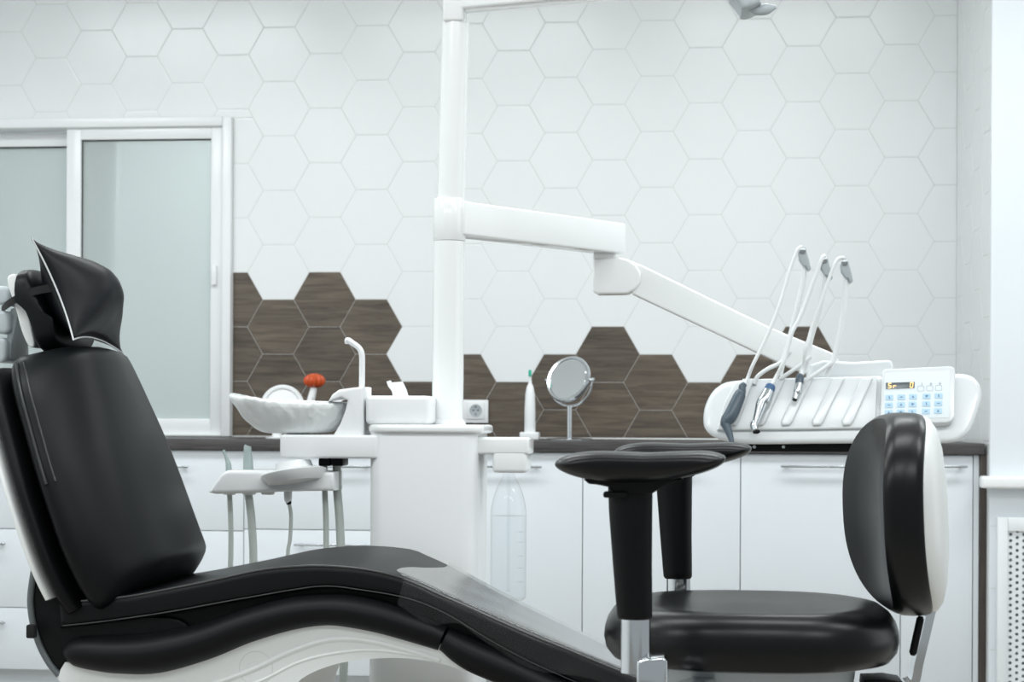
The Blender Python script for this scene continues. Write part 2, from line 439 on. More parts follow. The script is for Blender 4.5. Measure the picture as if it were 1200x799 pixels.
for i in range(nx):
    for j in range(nz*1):
        h = pit/2; cx = x0+(i+.5)*pit; cz = z0+(j+.5+(.5 if i % 2 else 0))*pit; k = len(sc.v)
        r = pit*.27; rot = PI/4
        sq = [(h, h), (-h, h), (-h, -h), (h, -h)]; oc = [(r*math.cos(rot+a*PI/4), r*math.sin(rot+a*PI/4)) for a in range(8)]
        off = (0, (h*.0))
        vs = [(cx+a, YS-.010, cz+b) for a, b in sq]+[(cx+a, YS-.010, cz+b) for a, b in oc]+[(cx+a, YS-.004, cz+b) for a, b in oc]
        fs = []
        for q in range(4):
            a0, a1, a2 = 4+2*q, 4+(2*q+1) % 8, 4+(2*q+2) % 8
            fs.append([q, a0, a1, a2, (q+1) % 4])
        for q in range(8): fs.append([4+q, 12+q, 12+(q+1) % 8, 4+(q+1) % 8])
        sc.add(vs, fs)
sc.build('perforated_screen', M['screen'], rad, False)
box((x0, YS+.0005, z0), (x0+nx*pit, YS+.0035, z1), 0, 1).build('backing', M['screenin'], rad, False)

# ---- sliding window
win = thing('window_1', ((XL+xr_win)/2, YB, zbot_win), 'white sliding window with frosted panes in the tiled wall', 'window'); win['kind'] = 'structure'
def W(x, y, Y=YB): return P(x, y, Y)
def pxbox(x0, y0, x1, y1, ya, yb, r=.004, mb=None, mi=0):
    a = P(x0, y1, ya); b = P(x1, y0, ya); return box((a.x, ya, a.z), (b.x, yb, b.z), r, 3, mb, mi)
wfm = MB()
zA = ztop_win
Lx = XL+.05
xrf = xr_win; 
box((Lx, YB-.03, W(200, 149.5).z), (W(262, 300).x-.0005, YB+.11, zA+.004), .004, 2, wfm)                       # head
box((W(262, 300).x, YB-.03, zbot_win), (xrf, YB+.11, zA+.004), .004, 2, wfm)                    # right jamb
box((Lx, YB-.03, zbot_win), (W(262, 300).x-.0005, YB+.11, W(200, 507.5).z), .004, 2, wfm)                       # bottom
wfm.build('window_frame', M['plastic'], win)
sl = MB(); ys0, ys1 = YB-.012, YB+.03
X = lambda x: W(x, 300).x
Z = lambda y: W(180, y).z
box((X(78.5), ys0, Z(508)), (X(95.5), ys1, Z(149)), .004, 2, sl); box((X(247.5), ys0, Z(508)), (X(262.5), ys1, Z(149)), .004, 2, sl)
box((X(95), ys0, Z(163.5)), (X(248), ys1, Z(149)), .004, 2, sl); box((X(95), ys0, Z(508)), (X(248), ys1, Z(490.5)), .004, 2, sl)
sash = sl.build('sash', M['plastic'], win)
gk = MB()
box((X(94.9), ys0+.012, Z(490.6)), (X(96.4), ys0+.03, Z(163)), 0, 1, gk); box((X(95), ys0+.012, Z(164.6)), (X(248), ys0+.03, Z(163.2)), 0, 1, gk)
gk.build('gasket', M['dark'], sash, False)
box((X(95), ys0+.016, Z(491)), (X(248), ys0+.022, Z(163)), 0, 1).build('pane', M['frost'], sash, False)
box((X(249.5), ys0-.016, Z(335)), (X(255.5), ys0+.002, Z(312)), .004, 3).build('latch', M['plastic'], sash)
sl = MB(); yl0, yl1 = YB+.045, YB+.085
box((X(118), yl0, Z(508)), (X(131), yl1, Z(149)), .004, 2, sl); box((Lx, yl0, Z(168)), (X(120), yl1, Z(152)), .004, 2, sl)
box((Lx, yl0, Z(508)), (X(120), yl1, Z(490)), .004, 2, sl)
sash2 = sl.build('sash', M['plastic'], win)
box((Lx, yl0+.016, Z(491)), (X(119), yl0+.022, Z(167)), 0, 1).build('pane', M['frost'], sash2, False)
box((Lx, yl0+.005, Z(169.2)), (X(78), yl0+.014, Z(167.8)), 0, 1).build('gasket', M['dark'], sash2, False)
# wall of the room behind the glass
tag(box((XL-.3, YB+1.6, 0), (XR, YB+1.7, CEIL), 0, 1).build('wall_beyond', M['wallpaint'], None, False), kind='structure')

# ================================================================== CABINETS AND COUNTER
YD = YF+.02
def cab_unit(x0, x1, label, splits, handle, name, cat, first_h=None):
    a = P(x0, 540, YD); b = P(x1, 540, YD); g = .0013
    t = thing(name, ((a.x+b.x)/2, YD+.3, 0), label, cat, 'kitchen style base cabinets along the tiled wall')
    bx = box((a.x+.001, YD+.02, .10), (b.x-.001, YB-.005, .843), .001, 1)
    box((a.x+.001, YD+.06, 0), (b.x-.001, YB-.02, .101), 0, 1, bx)
    bx.build('body', M['cab'], t, False)
    zz = [.842]+[P((x0+x1)/2, y, YD).z for y in splits]+[.10]
    for i in range(len(zz)-1):
        kind = 'drawer' if len(splits) else 'door'
        d = box((a.x+g, YD, zz[i+1]+g), (b.x-g, YD+.018, zz[i]-g), .0012, 2).build(kind, M['cab'], t)
        cx = (a.x+b.x)/2; hw = .128 if b.x-a.x > .35 else .092
        z = P((x0+x1)/2, 546.5, YD).z if i == 0 else zz[i]-.0485
        h = MB()
        box((cx-hw, YD-.032, z-.004), (cx+hw, YD-.024, z+.004), .002, 2, h)
        for s in (-1, 1): box((cx+s*(hw-.02)-.004, YD-.026, z-.004), (cx+s*(hw-.02)+.004, YD+.001, z+.004), .001, 1, h)
        h.build('handle', M['steel'], d)
    return t
cab_unit(-138, 74, 'white three drawer base cabinet at the far left edge behind the dental chair', [619, 711], True, 'drawer_cabinet', 'cabinet')
cab_unit(74, 286, 'white drawer cabinet hidden mostly behind the dental chair backrest', [621], True, 'drawer_cabinet', 'cabinet')
cab_unit(286, 498, 'white drawer cabinet behind the grey suction hoses left of the water unit column', [621], True, 'drawer_cabinet', 'cabinet')
cab_unit(498, 683, 'white single door cabinet behind the water bottle', [], True, 'door_cabinet', 'cabinet')
cab_unit(683, 868, 'white single door cabinet behind the stool armrests', [], True, 'door_cabinet', 'cabinet')
cab_unit(868, 1056, 'white single door cabinet right of the far stool armrest, under the instrument console', [], True, 'door_cabinet', 'cabinet')
cab_unit(1056, 1140.5, 'narrow white door cabinet at the right end behind the stool backrest', [], True, 'door_cabinet', 'cabinet')
xe0, xe1 = P(1147.8, 600, YD).x, P(1157.5, 600, YD).x
f_ = box((P(1140.8, 600, YD).x, YD+.004, 0), (xe0-.001, YD+.03, .842), .001, 1)
tag(f_.build('filler_strip', M['cab']), 'narrow pale filler strip between the last white door and the dark end panel', 'panel')
e_ = box((xe0, YD-.008, 0), (min(xe1, XR2-.003), YD+.12, .843), .001, 1)
tag(e_.build('end_panel', M['darkwood']), 'dark wood end panel closing the cabinet run beside the radiator cover', 'panel')
ct = box((XL+.02, YF, .844), (XR-.004, YB-.004, Z0), .0025, 2)
box((XR-.006, YF, .844), (P(1154, 520, YF).x, YF+.2, Z0), .0025, 2, ct)
ct.build('countertop', M['counter'])
o = bpy.data.objects['countertop']; tag(o, 'long dark grey countertop running along the white cabinets', 'countertop')

# ================================================================== DENTAL CHAIR
YN, YFAR = 3.32, 3.84; YC = (YN+YFAR)/2
ch = thing('dental_chair', (P(210, 1090, YC).x, YC, 0), 'black leather reclining dental chair on a white base', 'dental chair')
top = [(66, 706), (110, 701), (150, 697), (200, 688), (250, 678), (300, 667), (340, 662.5), (380, 661.5), (430, 666), (475, 677), (520, 697), (560, 715), (620, 741), (700, 774), (760, 799), (860, 842)]
bot = [(848, 872), (740, 829), (650, 792), (600, 768), (560, 745), (531, 727), (500, 712), (468, 702), (426, 695), (383, 690), (340, 695), (300, 702), (260, 709), (200, 720), (140, 729), (100, 734), (68, 737)]
topc = [tuple(v)[:2] for v in crom([Vector((x, y, 0)) for x, y in top], 4)]
botc = [tuple(v)[:2] for v in crom([Vector((x, y, 0)) for x, y in bot], 4)]
XCR = P(440, 664, YN).x; XEN = P(720, 782, YN).x
def sag(v):
    k = min(1.3, max(0, (v.x-XCR)/(XEN-XCR)))
    return Vector((v.x, v.y, v.z-.042*k**.6*(v.y-YN)/(YFAR-YN)))
smb = ext([P(x, y, YN) for x, y in topc+botc], NY, 0, YFAR-YN, .014); smb.v = [sag(v) for v in smb.v]
seat = smb.build('seat_cushion', M['leather'], ch)
# seams along the near side of the seat
sm_ = MB()
tube([P(x, y+2.0, YN) - Vector((0, .0012, 0)) + Vector((0, .0055, 0)) for x, y in topc[1:-1:2]], .0028, sm_, 8, 2)
tube([P(x, y-3.5, YN) - Vector((0, .0012, 0)) for x, y in botc[1:-1:2]], .0015, sm_, 8, 2)
sm_.build('piping', M['darkpiping'], seat)
# black frame under the seat cushion
fr_t = [(x, y-5) for x, y in botc[::-1]]
fr_b = [(850, 890), (700, 840), (620, 800), (560, 775), (500, 745), (440, 727), (380, 722), (320, 732), (260, 752), (200, 775), (140, 780), (90, 765), (70, 750)]
ext([P(x, y, YN+.03) for x, y in fr_t+fr_b], NY, 0, YFAR-YN-.06, .004).build('seat_frame', M['blackplastic'], ch)
# rounded side bolsters (near and far)
bar_t = [(76, 773), (80, 762), (90, 751), (110, 744.5), (140, 744), (185, 741), (240, 729), (290, 712), (340, 699.5), (380, 696), (412, 697), (450, 705), (490, 719), (519, 733)]
bar_b = [(519, 763), (470, 748), (420, 735.5), (380, 732.5), (340, 739), (300, 752), (260, 768), (220, 781), (180, 789), (140, 788.5), (100, 782)]
pts = [tuple(v)[:2] for v in crom([Vector((x, y, 0)) for x, y in bar_t], 4)]+[tuple(v)[:2] for v in crom([Vector((x, y, 0)) for x, y in bar_b], 4)]
leg_t = [(521, 735), (560, 750), (600, 768), (640, 786), (700, 812), (780, 846), (850, 876)]
leg_b = [(842, 912), (760, 880), (680, 848), (620, 818), (575, 799), (556, 791), (543, 781), (533, 769), (527, 763), (521, 763)]
ptl = [tuple(v)[:2] for v in crom([Vector((x, y, 0)) for x, y in leg_t], 4)]+[tuple(v)[:2] for v in crom([Vector((x, y, 0)) for x, y in leg_b], 4)]
YB0 = YN-.03
bc_ = [(76, 770, 3), (79, 767.5, 9), (86, 765, 15), (98, 764, 18.5), (115, 765, 20.5), (140, 766.5, 22), (185, 764.5, 23.5), (240, 751.5, 21.5), (290, 733, 20), (340, 719, 19.3), (380, 714.3, 18.2), (412, 716, 18.8), (450, 724, 18.3), (490, 737, 16.6), (519, 748, 14.5)]
lc_ = [(521.5, 749, 13.6), (527, 752, 14.5), (540, 760, 17), (560, 770.5, 18.5), (600, 787.5, 18), (640, 806, 18), (700, 833, 18), (780, 869, 18), (848, 898, 18)]
for i in range(2):
    yb = YN+.012 if i == 0 else YFAR-.012
    for nm, cc in (('side_bolster', bc_), ('leg_bolster', lc_)):
        dv = Vector((0, yb-(YN+.012), 0))
        tube([P(x, y, YN+.012)+dv for x, y, r in cc], [r/S(300, YN+.012) for x, y, r in cc], None, 28, 6, True, 0, 1.35).build(nm, M['blackplastic'], ch)
# white base shell with pedestal
sh_t = [(x, y-8) for x, y in bar_b[::-1]]
sh = [(66, 796), (74, 774)]+sh_t[1:]+[(545, 787), (520, 778), (480, 771.5), (440, 771.5), (400, 776.5), (365, 788.5), (342, 806), (326, 850), (318, 950), (330, 1060), (345, 1094), (95, 1094), (108, 1060), (118, 950), (112, 860), (88, 815)]
sh_in = [(545, 787), (520, 778), (480, 771.5), (440, 771.5), (400, 776.5), (365, 788.5), (344, 806), (326, 850), (318, 950), (330, 1060), (345, 1094)]
sh_out = [(95, 1094), (108, 1060), (118, 950), (112, 860), (88, 815), (68, 796), (76, 776)]
sh_top = bar_b[::-1][1:]
sh_top = [(100, 778)]+[(x, y-6) for x, y in sh_top[1:]]
S2 = lambda q, n=4: [tuple(v)[:2] for v in crom([Vector((x, y, 0)) for x, y in q], n)]
shp = S2(sh_in)+S2(sh_out, 2)+S2(sh_top)+[(528, 763), (538, 774), (546, 785)]
YSH = YN+.0
zf = P(200, 1094, YSH).z
def flo(v): return Vector((v.x, v.y, max(v.z, .004)))
base = ext([flo(P(x, y, YSH)) for x, y in shp], NY, 0, YFAR-YN, .006).build('base_shell', M['shell'], ch)
g = MB()
tube([P(x, y, YSH)+Vector((0, .0028, 0)) for x, y in [(150, 815), (230, 806), (290, 787), (340, 764), (385, 750), (430, 751), (480, 763), (515, 774)]], .006, g, 8, 6)
tube([P(x, y, YSH)+Vector((0, .0022, 0)) for x, y in [(230, 822), (300, 800), (350, 776), (395, 765), (440, 762), (490, 768)]], .004, g, 8, 6)
g.build('moulded_rib', M['shell'], base)
ec = P(300, 783, YSH)
em = MB(); rr = 19.5/S(300, YSH)
tube([ec+Vector((math.cos(a)*rr, .0005, math.sin(a)*rr)) for a in [2*PI*k/40 for k in range(41)]], .0009, em, 6, 1, False)
tube([ec+Vector((math.cos(a)*rr*.55+.001, .0005, math.sin(a)*rr*.4)) for a in [PI*k/12 for k in range(13)]], .0006, em, 6, 1, False)
em.build('embossed_emblem', M['piping'], base)
# hip side plates with grey rim
hip = [(37, 660), (33, 680), (31, 705), (34, 731), (42, 756), (54, 778), (68, 793), (110, 797), (190, 780), (215, 750), (205, 728), (140, 722), (95, 714), (72, 695), (55, 669)]
hp = [tuple(v)[:2] for v in crom([Vector((x, y, 0)) for x, y in hip], 4, True)]
for i in range(2):
    yo = YN+.016+i*(YFAR-YN-.072)
    hpl = ext([P(x, y, YN-.012)+Vector((0, yo-(YN-.012), 0)) for x, y in hp], NY, 0, .04, .004).build('hip_plate', M['blackplastic'], ch)
    if i == 0:
        rim = tube([P(x+3, y, YN+.014) for x, y in [(38, 662), (34.5, 682), (32.5, 705), (35.5, 730), (43, 755), (54, 776), (66, 791)]], .0062, None, 10, 6)
        rim.build('rim', M['rim'], hpl)
        box(P(30, 748, YN-.02), P(44, 731, YN-.002), .003, 2).build('webbing_tab', M['fabric'], hpl)
# backrest
def backring(E, n, w, T, b0, crown, N=48, pw=5):
    out = []
    for k in range(N):
        a = 2*PI*k/N; c, s = math.cos(a), math.sin(a)
        aa = w*math.copysign(abs(c)**(2/pw), c); bb = math.copysign(abs(s)**(2/2.6), s)
        b = b0+T/2*bb+(crown*(1-abs(aa/w)**3) if s > 0 else 0)
        out.append(Vector((E.x, YC, E.z))+n*b+Vector((0, aa, 0)))
    return out
spine_px = [(138, 702, .28), (122, 680, .30), (102, 640, .315), (84, 590, .315), (68, 540, .305), (54, 490, .28), (40, 440, .25), (31, 408, .225)]
E = []
for x, y, w in spine_px:
    p = P(x, y, YC-w); E.append(Vector((p.x, p.z, w)))
E = crom(E, 5)
L = len(E)
def bk_rings(b0, T, crown, wf, trim=0, endr=.05):
    rings = []
    ln = [0]
    for i in range(1, L): ln.append(ln[-1]+math.hypot(E[i].x-E[i-1].x, E[i].y-E[i-1].y))
    tot = ln[-1]
    for i in range(L):
        d = (E[min(i+1, L-1)]-E[max(i-1, 0)]); t = Vector((d.x, 0, d.y)).normalized(); n = Vector((t.z, 0, -t.x))
        s = min(ln[i], tot-ln[i]); k = 1.0
        if s < endr: k = math.sqrt(max(0, 1-(1-s/endr)**2))
        top_end = ln[i] > tot/2
        ks = .35+.65*k if top_end else .7+.3*k
        e2 = .11 if top_end else .06
        kw = math.sqrt(max(0, 1-(1-min(s, e2)/e2)**2)) if s < e2 else 1
        kw = (.80 if top_end else .95)+(.20 if top_end else .05)*kw
        rings.append(backring(Vector((E[i].x, 0, E[i].y)), n, E[i].z*wf*kw, T*ks, b0, crown*k))
    return rings
back = loft(bk_rings(-.034, .070, .090, 1.0)).build('backrest_cushion', M['leather'], ch)
rg = bk_rings(-.034, .070, .090, 1.0)
nearidx = 24
pp = MB(); tube([r[nearidx]+Vector((0, -.001, 0)) for r in rg[18:-2]], .0035, pp, 8, 2)
tube([r[nearidx-2]+Vector((0, -.001, 0)) for r in rg[18:-2]], .0022, pp, 8, 2)
pp.build('piping', M['darkpiping'], back)
loft(bk_rings(-.090, .052, 0, .97)[3:]).build('backrest_support', M['blackplastic'], ch)
loft(bk_rings(-.122, .030, 0, .93)[6:]).build('backrest_shell', M['shell'], ch)
# headrest
hd = [(17, 318), (25, 313), (33, 317), (44, 340), (56, 372), (66, 394), (63, 408), (50, 414), (41, 408), (36, 385), (27, 350)]
hr0, hr1 = 3.475, 3.685
head = cushion(pxpoly(hd, hr0-.01, 4), hr0-.02, hr1+.02, 4.5, .15).build('headrest', M['leather'], ch)
hb = [(8, 329), (14, 321), (20, 326), (30, 355), (37, 385), (40, 405), (33, 405), (25, 388), (18, 362)]
ext(pxpoly(hb, hr0+.004, 4), NY, 0, hr1-hr0-.008, .006).build('headrest_shell', M['shell'], head)
mk = MB()
ext(pxpoly([(12, 362), (20, 358), (21, 368), (13, 405), (12, 420), (2, 420), (7, 398)], 3.53), NY, 0, .09, .004, mk)
mk.build('headrest_bracket', M['greyplastic'], ch)
kb = MB(); ext(pxpoly(rrect(-8, 335, 11, 357, 7), 3.51), NY, 0, .13, .008, kb); ext(pxpoly(rrect(-8, 364, 11, 391, 7), 3.51), NY, 0, .13, .008, kb)
ext(pxpoly(rrect(-10, 395, 7, 425, 8), 3.51), NY, 0, .13, .008, kb)
kb.build('headrest_joint', M['greyplastic'], ch)

# ---- pillow on the headrest
pl = thing('neck_pillow', P(80, 390, 3.55), 'black satin neck pillow with silver piping strapped to the chair headrest', 'pillow')
A, B, C, D = P(37, 279, 3.42), P(86, 398, 3.42), P(144, 414, 3.70), P(100, 306, 3.70)
cen = (A+B+C+D)/4; nrm = ((B-A).cross(D-A)).normalized()
if nrm.x < 0: nrm = -nrm
G = 28
def pil(u, v, side):
    # u along A->D, v along A->B ; concave edges, bulged middle
    cu, cv = 2*u-1, 2*v-1
    pin = .17
    uu = cu*(1-pin*(1-cv*cv)); vv = cv*(1-pin*(1-cu*cu))
    u2, v2 = (uu+1)/2, (vv+1)/2
    p = A*(1-u2)*(1-v2)+D*u2*(1-v2)+B*(1-u2)*v2+C*u2*v2
    h = (max(0, 1-cu*cu)*max(0, 1-cv*cv))**.8
    wr_ = .004*noise.noise(Vector((cu*3, cv*3, side*4)))
    return p+nrm*(side*(.088 if side > 0 else .06)*h+wr_*h)
pm = MB()
for sd in (1, -1):
    vs = [pil(i/G, j/G, sd) for i in range(G+1) for j in range(G+1)]; pm.add(vs, grid_faces(G+1, G+1, False))
body = pm.build('cover', M['pillow'], pl, True, 60)
bm = bmesh.new(); bm.from_mesh(body.data); bmesh.ops.remove_doubles(bm, verts=bm.verts, dist=1e-5); bmesh.ops.recalc_face_normals(bm, faces=bm.faces); bm.to_mesh(body.data); bm.free()
edge = [pil(0, j/G, 1) for j in range(G+1)]+[pil(i/G, 1, 1) for i in range(1, G+1)]+[pil(1, 1-j/G, 1) for j in range(1, G+1)]+[pil(1-i/G, 0, 1) for i in range(1, G)]
edge.append(edge[0])
tube(edge, .0017, None, 8, 1, False).build('piping', M['piping'], pl)
st = [P(62, 337, 3.455), P(45, 340, 3.455), P(30, 345, 3.46), P(16, 352, 3.468), P(6, 359, 3.50), P(2, 364, 3.58)]
sp = MB(); sv = []
stc = crom(st, 6)
for p in stc: sv += [p+Vector((0, -.0012, .008)), p+Vector((0, -.0012, -.008)), p+Vector((0, .0012, -.008)), p+Vector((0, .0012, .008))]
sp.add(sv, grid_faces(len(stc), 4)+[[0, 1, 2, 3]]); sp.build('strap', M['fabric'], pl)

# ---- clear film over the leg end of the seat
film = MB(); nu, nv = 60, 26; fv = []
seg = [(x, y) for x, y in topc if x >= 478 and x < 765]
seg = [(475, 677)]+seg
sg3 = crom([P(x, y, YN) for x, y in seg], 3)
for i, p in enumerate(sg3):
    t = i/(len(sg3)-1)
    for j in range(nv+1):
        v = j/nv
        w = .005+.0012*noise.noise(Vector((i*.06, j*.2, 2)))
        far = YFAR+.004
        start = .0
        if v < .8:
            sh_ = (.030*(v/.8-.5)*(-1)+.016*math.sin(v*7))*(1-t)
            fi = min(max(i+sh_/((sg3[-1]-sg3[0]).length/(len(sg3)-1)), -6), len(sg3)-1.001)
            if fi >= 0: pq = sg3[int(fi)].lerp(sg3[int(fi)+1], fi-int(fi))
            else: pq = sg3[0]+(sg3[0]-sg3[6])*(-fi/6)
            q = pq+Vector((0, (far-YN)*(1-v/.8)-.004*(v/.8), w))
        else:
            k = (v-.8)/.2
            drop = .048+.014*math.sin(i*.22)+.010*noise.noise(Vector((i*.1, 0, 7)))
            q = p+Vector((0, -.006-.010*math.sin(k*PI/2)-.006*noise.noise(Vector((i*.15, k*2, 3)))*k, w*(1-k)-drop*k))
            q.x -= .012*k*(1-t)
        fv.append(sag(q))
film.add(fv, grid_faces(len(sg3), nv+1, False))
fo = film.build('clear_film', M['film'], None, True, 80)
tag(fo, 'clear plastic film laid over the leg end of the black dental chair', 'plastic sheet')

# ================================================================== DENTAL UNIT (water unit, bowl, pole, arm)
YU = 3.96
un = thing('dental_unit', (P(495, 900, 4.1).x, 4.1, 0), 'white dental water unit with rinse bowl, tall pole and jointed arm', 'dental unit')
a, b = P(431, 600, YU), P(558, 600, YU)
col = vbox((a.x, YU, .0), (b.x, YU+.24, P(495, 506, YU).z), .035, .002).build('cabinet', M['plastic'], un)
a, b = P(428, 508, YU-.008), P(565, 497.5, YU-.008)
lid = vbox((a.x, YU-.008, P(495, 508, YU-.008).z), (b.x, YU+.25, P(495, 497.5, YU-.008).z), .045, .008).build('lid', M['enamel'], un)
ltop = P(495, 497.5, YU-.008).z
YP = 4.12
s_ = S(527, YP)
def pole_at(x, y): return P(x, y, YP)
pc = P(525, 490, YP)
zA0, zA1, zA2, zT = ltop-.005, P(527, 283, YP).z, P(527, 234, YP).z, P(532, 28, YP).z
px_lo, px_mid, px_hi = P(524.5, 480, YP).x, P(526, 283, YP).x, P(533, 28, YP).x
rP = 18.2/s_
pm_ = MB()
lathe([(rP*1.0, 0), (rP, zA1-zA0)], (px_lo, YP, zA0), (px_mid-px_lo, 0, zA1-zA0), pm_, 40)
pole = pm_.build('pole', M['enamel'], un)
lathe([(rP*1.18, 0), (rP*1.16, .006), (rP*1.03, .012), (rP*1.0, .013)], (px_lo, YP, ltop-.001), (0, 0, 1), None, 40).build('pole_flange', M['plastic'], un)
px_a2 = px_mid+(px_hi-px_mid)*(zA2-zA1)/(zT-zA1)
lathe([(rP*.88, 0), (rP*.86, zT-zA2+.004)], (px_a2+.002, YP, zA2-.002), (px_hi-px_a2, 0, zT-zA2), None, 40).build('upper_pole', M['enamel'], un)
am = MB()
lathe([(rP*.98, 0), (rP*1.02, .002), (rP*1.02, zA2-zA1-.002), (rP*.98, zA2-zA1)], (px_mid+.001, YP, zA1+.001), (0, 0, 1), am, 40)
zt, zb = P(545, 236.5, YP).z, P(545, 276, YP).z
pe = P(722, 262.5, YP); YE = YP*(P(540, 236.5, YP).z-HC)/(pe.z-HC); pe = P(722, 262.5, YE); 
def armbox(p0, p1, h, w, mb, r=.006):
    # box bar from p0 to p1 (centre line), vertical height h, width w
    d = p1-p0; ln = d.length; xh = d.normalized(); yh = Vector((-xh.y, xh.x, 0)).normalized(); zh = xh.cross(yh)
    R = Matrix((xh, yh, zh)).transposed().to_4x4(); M4 = Matrix.Translation((p0+p1)/2) @ R
    return box((-ln/2, -w/2, -h/2), (ln/2, w/2, h/2), r, 3, mb, 0, M4)
zc = (zt+zb)/2; h = zt-zb
p0 = Vector((px_mid+.01, YP, zc)); p1 = Vector((pe.x, YE, zc))
armbox(p0, p1, h, .066, am, .005)
arm1 = am.build('swivel_arm', M['enamel'], un)
# elbow
el = MB(); yw = .04
zj = P(708, 303, YE).z
e0 = P(708.5, 300, YE)
box((P(695.5, 300, YE).x, YE-.035, P(700, 306, YE).z), (P(722, 300, YE).x, YE+.035, zb+.002), .006, 3, el)
elb = [(694.5, 304), (725, 301), (737, 304), (746, 311), (751, 320), (750, 331), (744, 339), (735, 343.5), (700, 344), (695, 341)]
ext([P(x, y, YE-.04) for x, y in elb], NY, 0, .08, .006, el)
el.build('elbow', M['enamel'], un)
a2 = MB()
q = [(738, 305), (750, 309.5), (820, 343.5), (904, 384), (976, 413.5), (985, 425), (976, 449), (926, 431), (860.5, 400), (741, 344)]
ext([P(x, y, YE-.03) for x, y in q], NY, 0, .062, .005, a2)
a2.build('spring_arm', M['enamel'], un)
# cuspidor support beam
a, b = P(327.5, 537, YU), P(432, 509, YU)
box((a.x, YU, P(380, 537, YU).z), (b.x+.02, YU+.17, P(380, 509.5, YU).z), .006, 3).build('bowl_support', M['plastic'], un)
tw = [(384, 471), (389, 462), (397, 456.5), (410, 454.5), (425.5, 453), (425.5, 512), (389, 512), (398, 497), (404, 482), (407, 469), (400, 466)]
ext([P(x, y, YU+.02) for x, y in tw], NY, 0, .11, .006).build('bowl_tower', M['plastic'], un)
spx = [(424, 456), (424.3, 430), (424, 415), (420.5, 407.5), (414, 402.5), (407.5, 398.5), (406.5, 403)]
tube([P(x, y, YU+.06) for x, y in spx], [3.4/S(420, YU)]*4+[3.4/S(420, YU)]*2+[.0045], None, 14, 8, True, 0, 1.5).build('cup_filler_spout', M['plastic'], un)
bc = P(348, 470, YU+.095); ub = 1/S(350, YU+.095)
bprof = [(.02, -34*ub), (30*ub, -34*ub), (44*ub, -28*ub), (54*ub, -16*ub), (57.5*ub, -4*ub), (58*ub, 0), (56*ub, 1*ub), (54*ub, -3*ub), (44*ub, -22*ub), (20*ub, -29*ub), (.002, -30*ub)]
bowl = lathe(bprof, bc, (.03, 0, 1), None, 48, 0, 1, .82).build('rinse_bowl', M['enamel'], un)
lathe([(.03, 0), (.03, 6*ub)], bc+Vector((0, 0, -39*ub)), (0, 0, 1)).build('bowl_foot', M['plastic'], un)
# liner over the bowl
ln_ = MB(); NA, NL = 180, 26; lv = []
for i in range(NL+1):
    t = i/NL
    for k in range(NA):
        ang = 2*PI*k/NA; lf = max(0, -math.cos(ang))**2.2        # 1 towards the left
        r = (30+(62-30)*min(1, (t*1.15))**.55)*ub
        z = (-37+37*t**1.35)*ub
        r += lf*t**1.5*16*ub; z += lf*t**3*7.5*ub
        rgt = max(0, math.cos(ang)); z -= rgt*2*ub*t
        nz_ = noise.noise(Vector((math.cos(ang)*3, math.sin(ang)*3, t*2.5)))+.6*noise.noise(Vector((math.cos(ang)*9, math.sin(ang)*9, t*3)))
        r += nz_*(2.4+1.6*lf)*ub
        z += nz_*2.0*ub*t
        cr_ = 1-min(1, abs(noise.noise(Vector((math.cos(ang)*4.5+t*1.6, math.sin(ang)*4.5-t*1.2, t*1.5+5))))*7)
        r += (cr_*1.5-.4)*ub*(.4+.6*t); z += cr_*.8*ub*t
        if i == NL: r -= 3*ub
        lv.append(bc+Vector((r*math.cos(ang), r*.85*math.sin(ang), z)))
ln_.add(lv, grid_faces(NL+1, NA))
lo_ = ln_.build('bowl_liner', M['liner'], None, True, 80)
md = lo_.modifiers.new('thick', 'SOLIDIFY'); md.thickness = .0006
tag(lo_, 'crumpled white plastic liner pulled over the rinse bowl', 'liner')
# assistant tray under the support
at = MB()
tp = [(243.5, 577), (250, 567), (258, 556), (266, 551), (330, 550.5), (392, 553), (392, 575), (335, 576), (290, 578), (252, 579)]
ext([P(x, y, YU+.02) for x, y in tp], NY, 0, .10, .01, at)
tray = at.build('assistant_tray', M['plastic'], un)
hub = P(345, 553, YU+.03)
sb = 1/S(349, YU+.1)
lathe([(.002, -14*sb), (30*sb, -12*sb), (36*sb, -6*sb), (38*sb, -1*sb), (34*sb, 1*sb), (22*sb, 3*sb), (20*sb, 11*sb), (.002, 11*sb)], hub, (-.16, .13, 1), None, 40).build('tray_hub', M['plastic'], un)
rc = MB()
for x in (269, 292, 314): lathe([(.013, 0), (.016, .003), (.016, .006), (.012, .007)], P(x, 579.5, YU+.06), (0, 0, 1), rc, 20)
rc.build('holder_socket', M['plastic'], tray)
# drain hoses with black fittings
for x0_, x1_, w_ in ((380.5, 382.5, 3.4), (395, 400, 5.0)):
    u = 1/S(390, YU+.08)
    dh = tube([P(x0_, 538, YU+.08), P(x0_, 570, YU+.08), P((x0_+x1_)/2+.5, 610, YU+.08), P(x1_, 660, YU+.08), P(x1_+3, 760, YU+.08), P(x1_+3, 860, YU+.10), P(x1_+26, 950, YU+.12), P(445, 965, YU+.12)], w_*u, None, 16, 28, True, 0, 1, .045).build('drain_hose', M['hose'], un)
    ft = MB(); box((P(x0_-7, 540, YU+.05).x, YU+.045, P(390, 546, YU+.05).z), (P(x0_+7, 540, YU+.05).x, YU+.115, P(390, 536.5, YU+.05).z), .004, 2, ft)
    ft.build('fitting', M['blackplastic'], dh)
